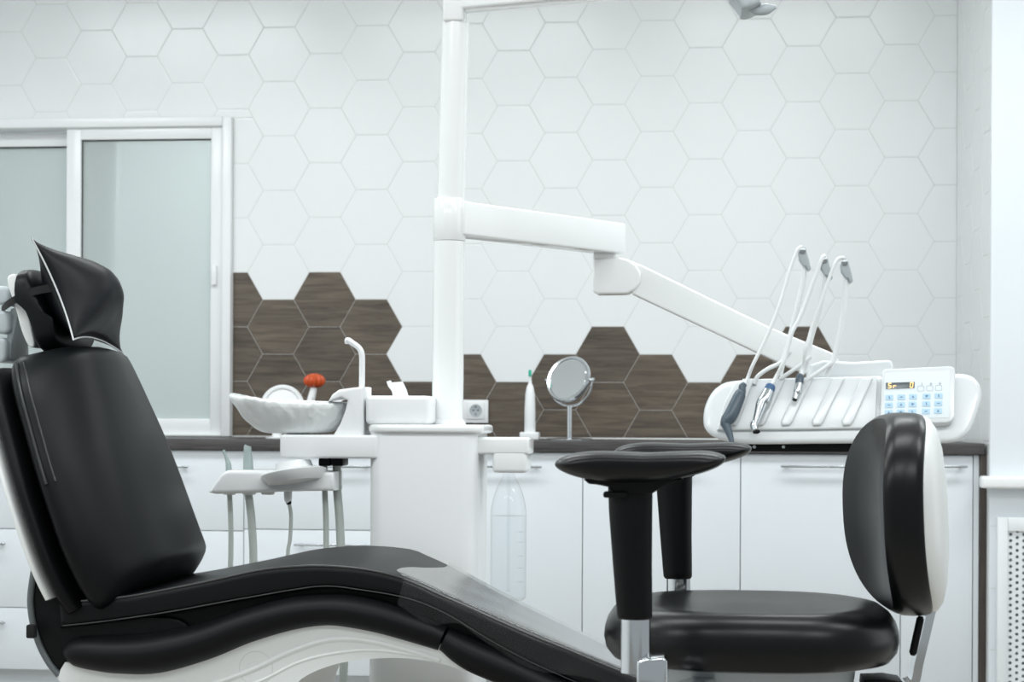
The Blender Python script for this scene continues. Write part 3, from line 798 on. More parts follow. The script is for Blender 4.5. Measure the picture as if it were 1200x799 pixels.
# bottle holder on the right of the column
bh = MB()
a, b = P(556, 533, YU+.03), P(620, 512, YU+.03)
box((a.x-.03, YU+.03, P(590, 532.5, YU+.03).z), (b.x, YU+.15, P(590, 512.5, YU+.03).z), .006, 3, bh)
box((P(577, 540, YU+.03).x, YU+.031, P(590, 554, YU+.03).z), (P(617, 540, YU+.03).x, YU+.149, P(590, 526, YU+.03).z), .008, 3, bh)
bh.build('bottle_holder', M['enamel'], un)

# ---- water bottle
YBt = YU+.09
bb = P(595.5, 700, YBt); ub2 = 1/S(595, YBt); zb0 = P(595, 703, YBt).z
def zz(y): return P(595.5, y, YBt).z-zb0
bt = thing('water_bottle', (bb.x, YBt, zb0), 'clear water bottle hanging under the white holder beside the water unit column', 'bottle')
prof = [(.002, 0), (17*ub2, 0), (20.5*ub2, .006), (21*ub2, .02), (21*ub2, zz(604)), (20*ub2, zz(592)), (16.5*ub2, zz(578)), (12*ub2, zz(567)), (8*ub2, zz(560)), (6.5*ub2, zz(556)), (6.5*ub2, zz(551))]
lathe(prof, (bb.x, YBt, zb0), (0, 0, 1), None, 40).build('body', M['bottle'], bt)
lathe([(.002, .003), (18*ub2, .004), (20*ub2, .01), (20*ub2, zz(604)), (.002, zz(604)+.0003)], (bb.x, YBt, zb0), (0, 0, 1), None, 40).build('water', M['water'], bt)
lathe([(.006, 0), (.003, .002), (.003, zz(556)-.02)], (bb.x, YBt, zb0+.02), (0, 0, 1), None, 10).build('dip_tube', M['bottle'], bt)
for y in (622, 634, 650, 664, 680): box((bb.x+13*ub2, YBt-17*ub2, zb0+zz(y)-.0006), (bb.x+19*ub2, YBt-15*ub2, zb0+zz(y)+.0006), .0003, 1).build('level_mark', M['greyink'], bt)

# ---- suction and syringe instruments in the assistant tray
def suction(name, label, x, noz, path, w, zc_tip, rip=.04):
    t = thing(name, P(x, 579, YU+.06), label, 'suction hose', 'instruments in the assistant tray')
    if noz: noz(t)
    u = 1/S(x, YU+.06)
    tube([P(a, b, YU+.06) for a, b in path], w*u, None, 14, 24, True, 0, 1, rip).build('hose', M['hose'], t)
    return t
def noz1(t):
    u = 1/S(266, YU+.06)
    tube([P(268.5, 579, YU+.06), P(268, 548, YU+.06), P(266.5, 540, YU+.06), P(263.5, 532, YU+.06), P(261.5, 527.5, YU+.06)], [3.6*u, 3.6*u, 2.6*u, 2*u, 2.2*u], None, 12, 6).build('nozzle', M['nozzle'], t)
def noz2(t):
    u = 1/S(290, YU+.06)
    tube([P(291, 579, YU+.06), P(291, 548, YU+.06), P(290.5, 535, YU+.06), P(290, 524, YU+.06), P(290, 522.5, YU+.06)], [6*u, 6*u, 5*u, 4.2*u, 3.4*u], None, 16, 5).build('nozzle', M['nozzle'], t)
def noz3(t):
    u = 1/S(337, YU+.06)
    lathe([(3*u, -4*u), (4.6*u, 0), (5*u, 10*u), (5.5*u, 14*u)], P(337.5, 585, YU+.06), (0, 0, 1), None, 20).build('connector', M['plastic'], t)
    lathe([(2.4*u, -6*u), (3*u, -5*u), (3*u, 0), (2.5*u, 1*u)], P(338.5, 585, YU+.06), (0, 0, 1), None, 20).build('collar', M['blackplastic'], t)
suction('saliva_ejector', 'thin grey suction hose with slim bent nozzle, leftmost in the assistant tray', 269, noz1, [(269, 577), (270.5, 620), (270, 665), (266, 740), (275, 840), (330, 905), (445, 920)], 3.0, 0)
suction('suction_tube', 'thick ribbed grey suction hose with wide pale nozzle in the assistant tray', 291, noz2, [(291, 577), (295, 612), (297, 660), (296, 740), (305, 830), (350, 890), (445, 905)], 4.6, 0)
suction('water_syringe', 'thin plain grey hose with white connector and black collar under the tray hub', 338, noz3, [(338.5, 588), (341, 604), (340, 630), (337, 655), (335, 740), (345, 820), (390, 870), (445, 890)], 2.2, 0, 0)

# ---- tissue box on the lid
a, b = P(428, 494, YU+.02), P(503, 463, YU+.02)
tb = thing('tissue_box', ((a.x+b.x)/2, YU+.09, ltop), 'low white tissue box with one tissue pulled up, on the water unit lid', 'tissue box')
box((a.x, YU+.02, ltop), (b.x, YU+.15, P(465, 463.5, YU+.02).z), .01, 4).build('box', M['plastic'], tb)
ts = MB(); tv = []
ztb = P(465, 463.5, YU+.02).z
up_l = [(461, 465), (459, 458), (455, 452), (453.5, 447), (458, 445.5), (459, 448), (472, 447), (476, 456), (479, 465)]
lo3 = [P(x, y, YU+.085) for x, y in up_l]
ts.add([v+Vector((0, .004*math.sin(i*1.7)-.004, 0)) for i, v in enumerate(lo3)]+[v+Vector((0, .006+.004*math.sin(i*2.1), -.002)) for i, v in enumerate(lo3)], grid_faces(2, len(lo3))+[list(range(len(lo3))), [len(lo3)+i for i in range(len(lo3))]])
ts.build('tissue', M['tissue'], tb)

# ================================================================== DENTAL LAMP
lp = thing('dental_lamp', (px_hi, YP, zT), 'white dental lamp arm with grey lamp head above the instrument console', 'dental lamp')
lm = MB()
box((P(521.5, 20, YP).x, YP-.036, zT), (P(545, 20, YP).x, YP+.036, zT+.12), .006, 3, lm)
hs = 1/S(545, YP)
zbt = P(548, 13.5, YP).z
p0 = Vector((P(535, 10, YP).x, YP, zbt+.04)); pe_ = P(690, 0, YP); YQ = YP*(zbt-HC)/(P(690, .5, YP).z-HC)
pe_ = P(690, .5, YQ); d = (Vector((pe_.x, YQ, 0))-Vector((P(548, 10, YP).x, YP, 0))).normalized()
p1 = p0+Vector((d.x, d.y, 0))*.62
armbox(p0, p1, .08, .06, lm, .006)
box((p1.x-.035, p1.y-.035, zbt-.01), (p1.x+.035, p1.y+.035, zbt+.2), .01, 3, lm)
lamp_arm = lm.build('lamp_arm', M['enamel'], lp)
Yl = p1.y+.02
lh = MB()
hd_ = P(884, -22, Yl); us = 1/S(884, Yl)
armbox(Vector((p1.x, p1.y, zbt+.17)), hd_+Vector((0, 0, .10)), .05, .05, lh, .01)
lh.build('lamp_spring_arm', M['enamel'], lp)
hdm = MB()
ext([P(x, y, Yl-.06) for x, y in [(855, -10), (862, -2), (866, 4), (869, 9), (874, 10), (882, 8), (892, 3), (892, -30), (860, -40)]], NY, 0, .12, .012, hdm)
hdm.build('lamp_head', M['greyplastic'], lp)
hl = tube([P(878, 9, Yl-.03), P(888, 12, Yl-.03), P(899, 10.5, Yl-.03), P(909, 8, Yl-.03)], [4*us, 6*us, 6.5*us, 2.2*us], None, 16, 6)
hl.build('lamp_handle', M['greyplastic'], lp)
lathe([(.02, 0), (.03, .008), (.03, .10), (.02, .11)], hd_+Vector((.0, 0, .03)), (0, 0, 1)).build('lamp_joint', M['enamel'], lp)

# ================================================================== INSTRUMENT CONSOLE
CO = P(985, 505, 4.30); TA = math.radians(24); CN = Vector((0, -math.cos(TA), math.sin(TA)))
co = thing('instrument_console', P(985, 521, 4.4), 'white instrument console with blue keypad hung on the jointed arm', 'instrument console')
def CP(x, y, off=0):
    o = CO+CN*off; return PL(x, y, o, CN)
def plate(px, d0, d1, r, mb=None, sm=0, mi=0):
    if sm: px = [tuple(v)[:2] for v in crom([Vector((x, y, 0)) for x, y in px], sm, True)]
    return ext([CP(x, y) for x, y in px], CN, d0, d1, r, mb, mi)
bodyp = [(824.5, 494), (826, 478), (833, 462), (843, 452), (858, 446.5), (900, 443.5), (960, 442), (1040, 440), (1100, 438), (1130, 438), (1143, 443), (1150, 453), (1151.5, 466), (1146, 486), (1138, 505), (1128, 514), (1110, 519), (1040, 519.5), (950, 520), (880, 520.5), (850, 517), (835, 511), (827, 503)]
ext([CP(*tuple(v)[:2]) for v in crom([Vector((x, y, 0)) for x, y in bodyp], 4, True)], CN, 0, -.13, .016, None, 0, 6, Vector((0, -1, 0))).build('body', M['console'], co)
pan = [(838, 505.5), (850, 470), (862, 449), (880, 445.5), (1030, 442.5), (1031, 503), (980, 504)]
pn = plate([(840, 505.5), (848, 475), (860, 450.5), (880, 446), (1028, 443), (1026, 503), (940, 504.5)], .001, .010, .004).build('front_panel', M['console'], co)
for x0_, x1_ in ((876, 858), (912, 890), (944, 921), (981, 957), (1014, 992)):
    tg = [(x0_-6, 447), (x0_+8, 446.5), (x1_+8, 496), (x1_+4, 501), (x1_-5, 501.5), (x1_-6, 496)]
    plate(tg, .009, .018, .005).build('instrument_rest', M['console'], pn)
key = plate([(1033, 440), (1036, 437), (1060, 436), (1112, 433.5), (1117, 436), (1118, 441), (1117.5, 492), (1114, 498), (1108, 500), (1034, 502), (1030, 499), (1030, 494)], .0, .024, .004).build('keypad_housing', M['console'], co)
kp = plate([(1035.5, 442.5), (1111, 439.5), (1110.5, 494), (1033.5, 496)], .0236, .0246, .0003).build('keypad', M['keypanel'], co)
plate([(1036.8, 453.8), (1070.5, 452.8), (1070.3, 459.9), (1036.6, 461.2)], .0244, .0258, .0003).build('display', M['display'], kp)
def seg7(cx, cy, segs, w=3.0, h=5.4):
    sg_ = MB()
    sk = .7
    def bar(x0, y0, x1, y1):
        dx, dy = x1-x0, y1-y0; l = math.hypot(dx, dy); nx_, ny_ = -dy/l*.42, dx/l*.42
        plate([(x0+nx_, y0+ny_), (x1+nx_, y1+ny_), (x1-nx_, y1-ny_), (x0-nx_, y0-ny_)], .0257, .0263, 0, sg_)
    T, Mi, Bo = cy-h/2, cy, cy+h/2; Lf, Rt = cx-w/2, cx+w/2
    pos = dict(a=(Lf+sk, T, Rt+sk, T), g=(Lf+.35, Mi, Rt+.35, Mi), d=(Lf, Bo, Rt, Bo), f=(Lf+sk, T, Lf+.35, Mi), b=(Rt+sk, T, Rt+.35, Mi), e=(Lf+.35, Mi, Lf, Bo), c=(Rt+.35, Mi, Rt, Bo))
    for s in segs: bar(*pos[s])
    sg_.build('display_digit', M['segment'], kp, False)
seg7(1041, 457.3, 'afgcd'); seg7(1047, 457.2, 'eg'); seg7(1066.5, 456.5, 'abcdef')
xs = [1041, 1055, 1068.5, 1084.5, 1098.5]; ys = [471.0, 479.8, 488.6]
for r_ in range(3):
    for c_ in range(5):
        x = xs[c_]+(.0 if r_ == 0 else -.4*r_); y = ys[r_]-.035*(x-1041)
        w = 4.6
        bt_ = plate(rrect(x-w, y-3.2, x+w, y+3.2, .9, 2), .0244, .0256, .0004).build('key', M['blue'], kp)
        ink = MB(); ty = (r_*5+c_) % 4
        if ty == 0: plate([(x-1, y-1.6), (x+.1, y-1.6), (x+1, y+1.6), (x-.4, y+1.6)], .0255, .0259, 0, ink)
        elif ty == 1: plate([(x-1.6, y-.5), (x+1.6, y-.5), (x+1.6, y+.5), (x-1.6, y+.5)], .0255, .0259, 0, ink)
        elif ty == 2: plate([(x, y-1.7), (x+1.4, y+1.2), (x-1.4, y+1.2)], .0255, .0259, 0, ink)
        else: plate([(x-1.7, y-1.2), (x+1.7, y-1.2), (x+1.7, y-.3), (x-.2, y+1.4), (x-1, y+1.4)], .0255, .0259, 0, ink)
        ink.build('key_mark', M['keyink'], kp, False)
for i, x in enumerate((1079, 1089.5, 1100)):
    y = 455.2-.035*(x-1079); q = MB(); outer = rrect(x-4, y-3.3, x+4, y+3.3, 1.6, 3); inner = rrect(x-3.4, y-2.7, x+3.4, y+2.7, 1.3, 3)
    vs = [CP(a, b, .0250) for a, b in outer]+[CP(a, b, .0250) for a, b in inner]
    q.add(vs, grid_faces(2, len(outer)))
    plate([(x-.5, y-1.6), (x+.6, y-1.6), (x+.5, y+1.6), (x-.6, y+1.6)], .0246, .0251, 0, q)
    if i != 0: plate([(x-1.6, y-.3), (x+1.6, y-.3), (x+1.6, y+.4), (x-1.6, y+.4)], .0246, .0252, 0, q)
    q.build('indicator', M['greyink'], kp, False)
# box behind, grip underneath
bx_ = [(945, 452), (950, 427), (965, 422), (1000, 424), (1040, 421.5), (1045, 423), (1047, 428), (1047, 452)]
ext([P(x, y, CO.y+.10) for x, y in bx_], NY, 0, .12, .008).build('arm_housing', M['console'], co)
ug = MB(); a = P(878, 529, CO.y+.02); b = P(1010, 518, CO.y+.02)
box((a.x, CO.y+.02, a.z), (b.x, CO.y+.07, b.z), .003, 2, ug)
ug.build('grip_rail', M['blackplastic'], co)
for x in (884, 918): lathe([(.004, 0), (.004, .004), (.003, .005)], P(x, 523.5, CO.y+.022), (0, -1, 0), None, 14).build('screw', M['steel'], co)
# whip arms
whips = [([(914, 440), (918, 422), (924, 402), (932, 370), (941, 330), (943, 306), (941.5, 296)]),
         ([(938, 440), (945, 425), (950, 398), (958, 370), (966, 334), (968.5, 316), (967, 307)]),
         ([(968, 440), (978, 418), (986, 382), (990, 350), (992.5, 322), (991, 310)])]
YW = CO.y+.05
uw = 1/S(950, YW)
for wp in whips:
    w_ = tube([P(x, y, YW) for x, y in wp], [3.2*uw]*(len(wp)-2)+[2.6*uw, 2.4*uw], None, 12, 6).build('whip_arm', M['whitehose'], co)
    tx, ty = wp[-1]
    hd2 = MB()
    ext([P(tx+a, ty+b, YW-.014) for a, b in [(-5, 8), (-6, 1), (-4, -5), (0, -8), (3, -6), (4.5, 0), (7, 9), (9, 19), (6, 22), (3, 16), (0, 16)]], NY, 0, .028, .004, hd2)
    hd2.build('hose_guide', M['greyplastic'], w_)
    lathe([(.003, 0), (.0075, .001), (.0075, .034), (.003, .035)], P(tx-1.0, ty-2.5, YW-.018), (0, 1, 0), None, 16).build('roller', M['steel'], w_)
lp_ = MB()
for q in ([(926, 412), (916, 424), (900, 432), (888, 441), (884, 450)], [(950, 418), (938, 428), (926, 436), (914, 444)], [(975, 425), (962, 434), (950, 442), (942, 448)]):
    tube([P(x, y, CO.y+.035) for x, y in q], 2.6*uw, lp_, 10, 6)
lp_.build('supply_hose', M['whitehose'], co)

# ---- handpieces, each with its own hose
def hose(path, y0, root, w=2.1):
    n = len(path)
    tube([CP(*path[0], .034), CP(*path[1], .036)]+[P(x, y, CO.y+.012+(YW-.012-(CO.y+.012))*i/(n-3)) for i, (x, y) in enumerate(path[2:])], w*uw, None, 12, 8).build('hose', M['whitehose'], root)
h1 = thing('ultrasonic_scaler', CP(862, 480, .034), 'slate grey angled handpiece on a white hose, leftmost in the console', 'dental handpiece', 'handpieces resting on the console')
def hp_tube(pts, rs, m, root, name, off=.034):
    return tube([CP(x, y, off) for x, y in pts], [r*uw for r in rs], None, 18, 6).build(name, m, root)
hp_tube([(873, 450), (870, 453), (869.5, 459), (867, 463), (857, 485), (852, 492), (850, 495), (848.5, 497)], [3.2, 4.4, 4.6, 7, 8.2, 7.6, 6.5, 5.5], M['handdark'], h1, 'grip')
hp_tube([(849, 495), (852, 501), (856, 512), (858.5, 521.5)], [5.6, 5, 3.6, 2.4], M['handdark'], h1, 'tip')
hose([(872, 452), (877, 441), (882, 428), (895, 402), (906, 377), (916, 350), (924, 322), (934, 294), (940, 289)], 0, h1)
h2 = thing('turbine_handpiece', CP(893, 480, .034), 'polished steel contra angle handpiece with blue collar, second from left in the console', 'dental handpiece', 'handpieces resting on the console')
hp_tube([(904, 451), (903, 453), (900.5, 459)], [4.5, 6, 6.2], M['bluecollar'], h2, 'collar')
hp_tube([(900.8, 458), (896.5, 468), (893, 473), (889.5, 484), (886, 494), (883.5, 498), (885, 504)], [6.6, 7.6, 7.2, 5.6, 4.4, 4.6, 4], M['steel'], h2, 'steel_grip')
hp_tube([(882.5, 506.5), (887, 505.8), (890.5, 505)], [1.6, 2.6, 1.6], M['blackplastic'], h2, 'bur_head', .037)
hose([(903, 453), (910, 441), (917, 427), (922, 412), (928, 390), (940, 366), (962, 306), (967, 301)], 0, h2, 2.4)
h3 = thing('motor_coupling', CP(935, 455, .034), 'short steel hose coupling with open end and dark collar, third from left in the console', 'dental handpiece', 'handpieces resting on the console')
hp_tube([(938.5, 439), (937.5, 442), (936.5, 449.5)], [3.6, 4.8, 4.9], M['handdark'], h3, 'collar')
hp_tube([(936.7, 449), (934.5, 459), (933, 462), (931.3, 468)], [4.6, 4.8, 3.8, 3.8], M['steel'], h3, 'steel_body')
hp_tube([(931.5, 467.4), (931.0, 469.2)], [2.6, 2.6], M['blackplastic'], h3, 'bore')
hose([(938.3, 441), (941, 430), (944, 410), (948, 396), (952, 382), (968, 336), (980, 306), (989, 302)], 0, h3, 2.2)

# ================================================================== STOOL
YSc = 2.62
scn = P(879, 700, YSc)
sl_ = thing('dentist_stool', (scn.x, YSc, 0), 'black padded dentist stool with T shaped armrests and white shelled backrest', 'stool')
zt_ = HC-.262
def sect(rx, ry, z, n=64, pw=2.5, dx=0, dish=0):
    out = []
    for k in range(n):
        a = 2*PI*k/n; c, s = math.cos(a), math.sin(a)
        x = rx*math.copysign(abs(c)**(2/pw), c); y = ry*math.copysign(abs(s)**(2/pw), s)
        out.append(Vector((scn.x+x+dx, YSc+y, z)))
    return out
RX, RY = .209, .205
pr = [(.3, .612), (.86, .612), (.94, .616), (.985, .628), (1.0, .643), (.995, .656), (.975, .669), (.94, .680), (.88, .689), (.80, .692), (.70, .690), (.5, .685), (.25, .683), (.02, .683)]
loft([sect(RX*s, RY*s, z+(zt_-.691)) for s, z in pr]).build('seat', M['stoolleather'], sl_)
sp_ = loft([sect(RX*s, RY*s, z) for s, z in ((.3, .575), (.64, .575), (.70, .582), (.72, .6115))]).build('seat_plate', M['greyplastic'], sl_)
# gas column and star base
gc = MB(); lathe([(.025, 0), (.025, .17), (.014, .171), (.014, .40)], (scn.x, YSc, .18), (0, 0, 1), gc, 24)
gc.build('gas_column', M['chrome'], sl_)
lathe([(.03, .08), (.045, .085), (.045, .14), (.028, .19)], (scn.x, YSc, 0), (0, 0, 1)).build('base_hub', M['chrome'], sl_)
for k in range(5):
    a = 2*PI*k/5+.3; d = Vector((math.cos(a), math.sin(a), 0)); o = Vector((scn.x, YSc, 0))
    lg = tube([o+d*.03+Vector((0, 0, .12)), o+d*.15+Vector((0, 0, .10)), o+d*.27+Vector((0, 0, .075))], [.02, .017, .013], None, 12, 4).build('base_leg', M['chrome'], sl_)
    cs = MB(); sd = Vector((-d.y, d.x, 0))
    for s in (-1, 1): lathe([(.004, 0), (.027, .002), (.027, .014), (.004, .016)], o+d*.27+Vector((0, 0, .027))+sd*(s*.012-.008), sd, cs, 20)
    tube([o+d*.27+Vector((0, 0, .027)), o+d*.27+Vector((0, 0, .08))], .006, cs, 8, 1)
    cs.build('caster', M['blackplastic'], lg)
# armrests
YA0, YA1 = 2.31, 2.86
dA = P(791.5, 620, YA1)-P(740.5, 645, YA0); dA.z = .004
def Q(x, y, Y=YA0): return P(x, y, Y)
pad_px = [(648, 545), (653, 538), (668, 532), (695, 529), (730, 529.5), (760, 530.5), (800, 529), (830, 529), (847, 533), (851, 538), (846, 545), (832, 552), (808, 559), (775, 565), (735, 567), (700, 565), (672, 559), (655, 552)]
for i in range(2):
    dv = Vector((0, 0, 0)) if i == 0 else dA
    pts_ = [p+dv for p in pxpoly(pad_px, YA0-.043, 4)]
    ar = cushion(pts_, YA0-.055+dv.y, YA0+.05+dv.y, 3.0, .35).build('armrest_pad', M['stoolleather'], sl_)
    ua = 1/S(740, YA0)
    stt = MB()
    rings = []
    for x, y, r in ((738.5, 562, 26.5), (739, 600, 25.5), (741, 660, 23), (743.5, 715, 21), (743.8, 722, 20.6), (743.8, 725, 18.5)):
        c = Q(x, y)+dv; rings.append([c+Vector((r*ua*math.cos(2*PI*k/28), r*ua*.85*math.sin(2*PI*k/28), 0)) for k in range(28)])
    loft(rings, stt)
    ext([q+dv for q in pxpoly([(684, 562), (690, 567), (700, 568), (714, 571), (718, 578), (765, 578), (780, 568), (800, 562), (740, 555)], YA0-.025)], NY, 0, .05, .004, stt)
    stem = stt.build('armrest_stem', M['blackplastic'], sl_)
    c = Q(720, 579)+dv
    box(c+Vector((-.013, -.03, -.0035)), c+Vector((.018, -.012, .0045)), .003, 3).build('height_button', M['blackplastic'], stem)
    rings = []
    ct_ = Q(745, 720)+dv; cb_ = Q(745, 788)+dv
    rings = [[c+Vector((17.5*ua*math.cos(2*PI*k/28), 17.5*ua*.8*math.sin(2*PI*k/28), 0)) for k in range(28)] for c in (ct_, cb_)]
    loft(rings).build('armrest_tube', M['chrome'], sl_)
    bk = MB()
    # bracket that runs under the seat
    c0 = Q(764, 785)+dv
    side = 1 if i == 0 else -1
    p_a = Vector((c0.x, c0.y, c0.z-.012)); p_b = Vector((scn.x-.05, YSc-side*.10, c0.z-.030))
    if i == 0:
        ext([q+dv for q in pxpoly([(746, 776), (755, 771.5), (778, 770), (782, 775), (783, 835), (746, 835)], YA0-.022)], NY, 0, .05, .004, bk)
    else:
        ext([q+dv for q in pxpoly([(746, 780), (783, 780), (783, 835), (746, 835)], YA0-.028)], NY, 0, .05, .004, bk)
    armbox(Vector((c0.x, c0.y, c0.z-.042)), Vector((scn.x-.06, YSc-side*.12, c0.z-.042)), .02, .035, bk, .003)
    bk.build('armrest_bracket', M['chrome'], sl_)
# backrest pad (front faces left), white dome behind
bz = (P(1055, 483, YSc).z+P(1055, 720, YSc).z)/2; bh_ = (P(1055, 483, YSc).z-P(1055, 720, YSc).z)/2
YBk0 = YSc-.165
bxp = P(1031, 600, YBk0+.02).x
rotB = math.radians(5.5)
bcn = Vector((bxp, YSc, bz))
def BK(dx, dy, dz):
    # local: dx backwards (+X), dy across, dz up
    c, s = math.cos(rotB), math.sin(rotB); cy0 = dy+.165
    x = dx-.006*dz/bh_
    return Vector((bcn.x+x*c-cy0*s*-1*-1, YBk0+cy0*c+x*s, bz+dz))
def bsec(dx, sy, sz, dz0=0, n=64, pw=2.5):
    out = []
    for k in range(n):
        a = 2*PI*k/n; c, s = math.cos(a), math.sin(a)
        y = .165*sy*math.copysign(abs(c)**(2/pw), c); z = bh_*sz*math.copysign(abs(s)**(2/pw), s)
        wrap = .036*(1-min(1, (y/.165)**2))
        lean = .010*(z/bh_)**2*-1
        out.append(BK(dx+wrap+.012*(1-(z/bh_)**2)*0+.0*lean, y, z+dz0))
    return out
rn = [(-.006, .05), (-.005, .4), (-.004, .68), (-.001, .87), (.001, .94), (.008, .975), (.018, .995), (.032, 1.0), (.046, .995), (.054, .98), (.057, .95), (.058, .3)]
loft([bsec(dx, s, s) for dx, s in rn]).build('back_pad', M['stoolleather'], sl_)
rn = [(.050, .3), (.052, .955), (.058, .965), (.064, .95), (.072, .87), (.078, .72), (.082, .5), (.084, .28), (.085, .05)]
loft([bsec(dx, s, s, -.10*max(0, dx-.06)) for dx, s in rn]).build('back_shell', M['shell'], sl_)
# bent bar carrying the backrest
Yb_ = YSc-.045
bar = MB()
bp_ = [(1100, 690), (1093, 715), (1086, 745), (1078, 778), (1073, 800), (1060, 806), (1030, 806), (960, 806)]
pth = crom([P(x, y, Yb_) for x, y in bp_], 5); bv = []
for i, p in enumerate(pth):
    t = (pth[min(i+1, len(pth)-1)]-pth[max(i-1, 0)]).normalized(); n = Vector((-t.z, 0, t.x))
    for a, b in ((-.022, -.006), (.022, -.006), (.022, .006), (-.022, .006)): bv.append(p+Vector((0, a+.03, 0))+n*b)
bar.add(bv, grid_faces(len(pth), 4)+[[0, 1, 2, 3], [len(bv)-4+i for i in range(4)]])
bbar = bar.build('back_bar', M['chrome'], sl_)
slot = MB()
pth2 = crom([P(x, y, Yb_) for x, y in [(1086, 722), (1081, 745), (1076, 768)]], 5); bv = []
tube([p+Vector((-.008, .0, 0)) for p in pth2], [.003]+[.0055]*(len(pth2)-2)+[.003], slot, 10, 1)
slot.build('adjusting_slot', M['blackplastic'], bbar)
ext(pxpoly([(1012, 806), (1013, 797), (1040, 796), (1058, 799), (1066, 810), (1012, 812)], Yb_-.035), NY, 0, .07, .002).build('back_lever', M['blackplastic'], sl_)

# ================================================================== SMALL THINGS ON THE COUNTER AND WALL
YT = 6.12
# toothbrush in charging stand
tbx = P(621, 500, YT); ut = 1/S(621, YT)
zc0 = Z0
st_ = box((tbx.x-11*ut, YT-.035, zc0), (tbx.x+11*ut, YT+.035, zc0+9*ut), .004, 3)
tag(st_.build('toothbrush_stand', M['plastic']), 'small white charging stand under the electric toothbrush', 'stand')
tbr = thing('electric_toothbrush', (tbx.x, YT, zc0+9*ut), 'white electric toothbrush with teal head standing on the counter', 'toothbrush')
lathe([(6.2*ut, 0), (6.6*ut, .004), (6.4*ut, 28*ut), (5.6*ut, 44*ut), (4.2*ut, 52*ut), (2.6*ut, 56*ut)], (tbx.x, YT, zc0+9*ut), (0, 0, 1), None, 24).build('handle', M['plastic'], tbr)
lathe([(2.4*ut, 0), (1.6*ut, 6*ut), (1.5*ut, 17*ut), (.6*ut, 17.5*ut)], (tbx.x, YT, zc0+64*ut), (0, 0, 1), None, 14).build('neck', M['plastic'], tbr)
box((tbx.x-1.7*ut, YT-4*ut, zc0+74*ut), (tbx.x+1.7*ut, YT-.5*ut, zc0+81.5*ut), .0015, 2).build('bristles', M['teal'], tbr)
# round chrome mirror
mc = P(666, 444, YT); um = 1/S(666, YT)
mr_ = thing('tabletop_mirror', (mc.x, YT, zc0), 'round chrome tabletop mirror on a thin post on the counter', 'mirror')
ax = Vector((-.42, -.80, .32)).normalized()
lathe([(.1*um, -9*um), (20*um, -9*um), (26*um, -7*um), (28.5*um, -3*um), (28.5*um, 0), (27.5*um, 1.8*um), (25*um, 1.6*um), (24.5*um, .4*um), (.1*um, .4*um)], mc, ax, None, 48).build('mirror_frame', M['chrome'], mr_)
lathe([(.1*um, 0), (23.8*um, 0), (23.8*um, .5*um), (.1*um, .5*um)], mc+ax*(.5*um), ax, None, 48).build('mirror_disc', M['mirror'], mr_)
yk = MB(); hx = Vector((ax.y, -ax.x, 0)).normalized()
if hx.x < 0: hx = -hx
hz = Vector((0, 0, 1)); bkc = mc-ax*(3.5*um)
hup = ax.cross(hx).normalized()
if hup.z > 0: hup = -hup
tube([bkc+hx*(math.cos(t)*30.5*um)+Vector((0, 0, -1))*(math.sin(t)*30.5*um) for t in [PI*k/20 for k in range(21)]], 1.5*um, yk, 10, 2)
for s in (-1, 1): lathe([(.5*um, -3*um), (2.4*um, -2.5*um), (2.4*um, 2.5*um), (.5*um, 3*um)], bkc+hx*(s*30.3*um), hx, yk, 14)
tube([bkc+Vector((0, 0, -30*um)), Vector((bkc.x, bkc.y, zc0+.006))], 3.0*um, yk, 14, 1)
yk.build('stand', M['chrome'], mr_)
lathe([(28*um, 0), (28*um, .003), (25*um, .006), (3*um, .008)], (bkc.x, bkc.y, zc0), (0, 0, 1), None, 40).build('base_plate', M['chrome'], mr_)
# thin white slab modelled in place of the bright reflection on the countertop
a = PZ(672, 514.2, Z0); 
glint_mb = box((P(668, 513, YB-.05).x, YB-.10, Z0), (P(846, 513, YB-.05).x, YB-.02, Z0+.005), .002, 2)
tag(glint_mb.build('tray', M['plastic']), 'thin white strip added for the bright reflection on the dark counter between mirror and console', 'tray')
# white round mirror behind the bowl
wc = P(331, 476, YT); uv = 1/S(331, YT)
wm = thing('vanity_mirror', (wc.x, YT, Z0), 'round white framed mirror standing on the counter behind the rinse bowl', 'mirror')
axw = Vector((.12, -.97, .2)).normalized()
rg_ = MB(); N_ = 48
lathe([(19.5*uv, 2*uv), (20.5*uv, 4*uv), (23*uv, 4.5*uv), (25*uv, 2*uv), (25*uv, -4*uv), (22*uv, -6*uv), (.5*uv, -6*uv), (.5*uv, 1*uv), (19*uv, 1*uv)], wc, axw, rg_, 48)
rg_.build('mirror_frame', M['plastic'], wm)
lathe([(.5*uv, 1.05*uv), (19.8*uv, 1.05*uv), (19.8*uv, 1.6*uv), (.5*uv, 1.6*uv)], wc, axw, None, 48).build('mirror_disc', M['mirror'], wm)
ft_ = MB(); c = Vector((wc.x, YT+.01, Z0))
tube([c+Vector((-7*uv, 0, .004)), c+Vector((-6*uv, 0, 12*uv)), c+Vector((-2*uv, 0, 22*uv))], [6*uv, 5.4*uv, 5*uv], ft_, 16, 5)
lathe([(16*uv, 0), (16*uv, .004), (10*uv, .008), (4*uv, .009)], (wc.x-4*uv, YT+.01, Z0), (0, 0, 1), ft_, 32)
ft_.build('foot', M['plastic'], wm)
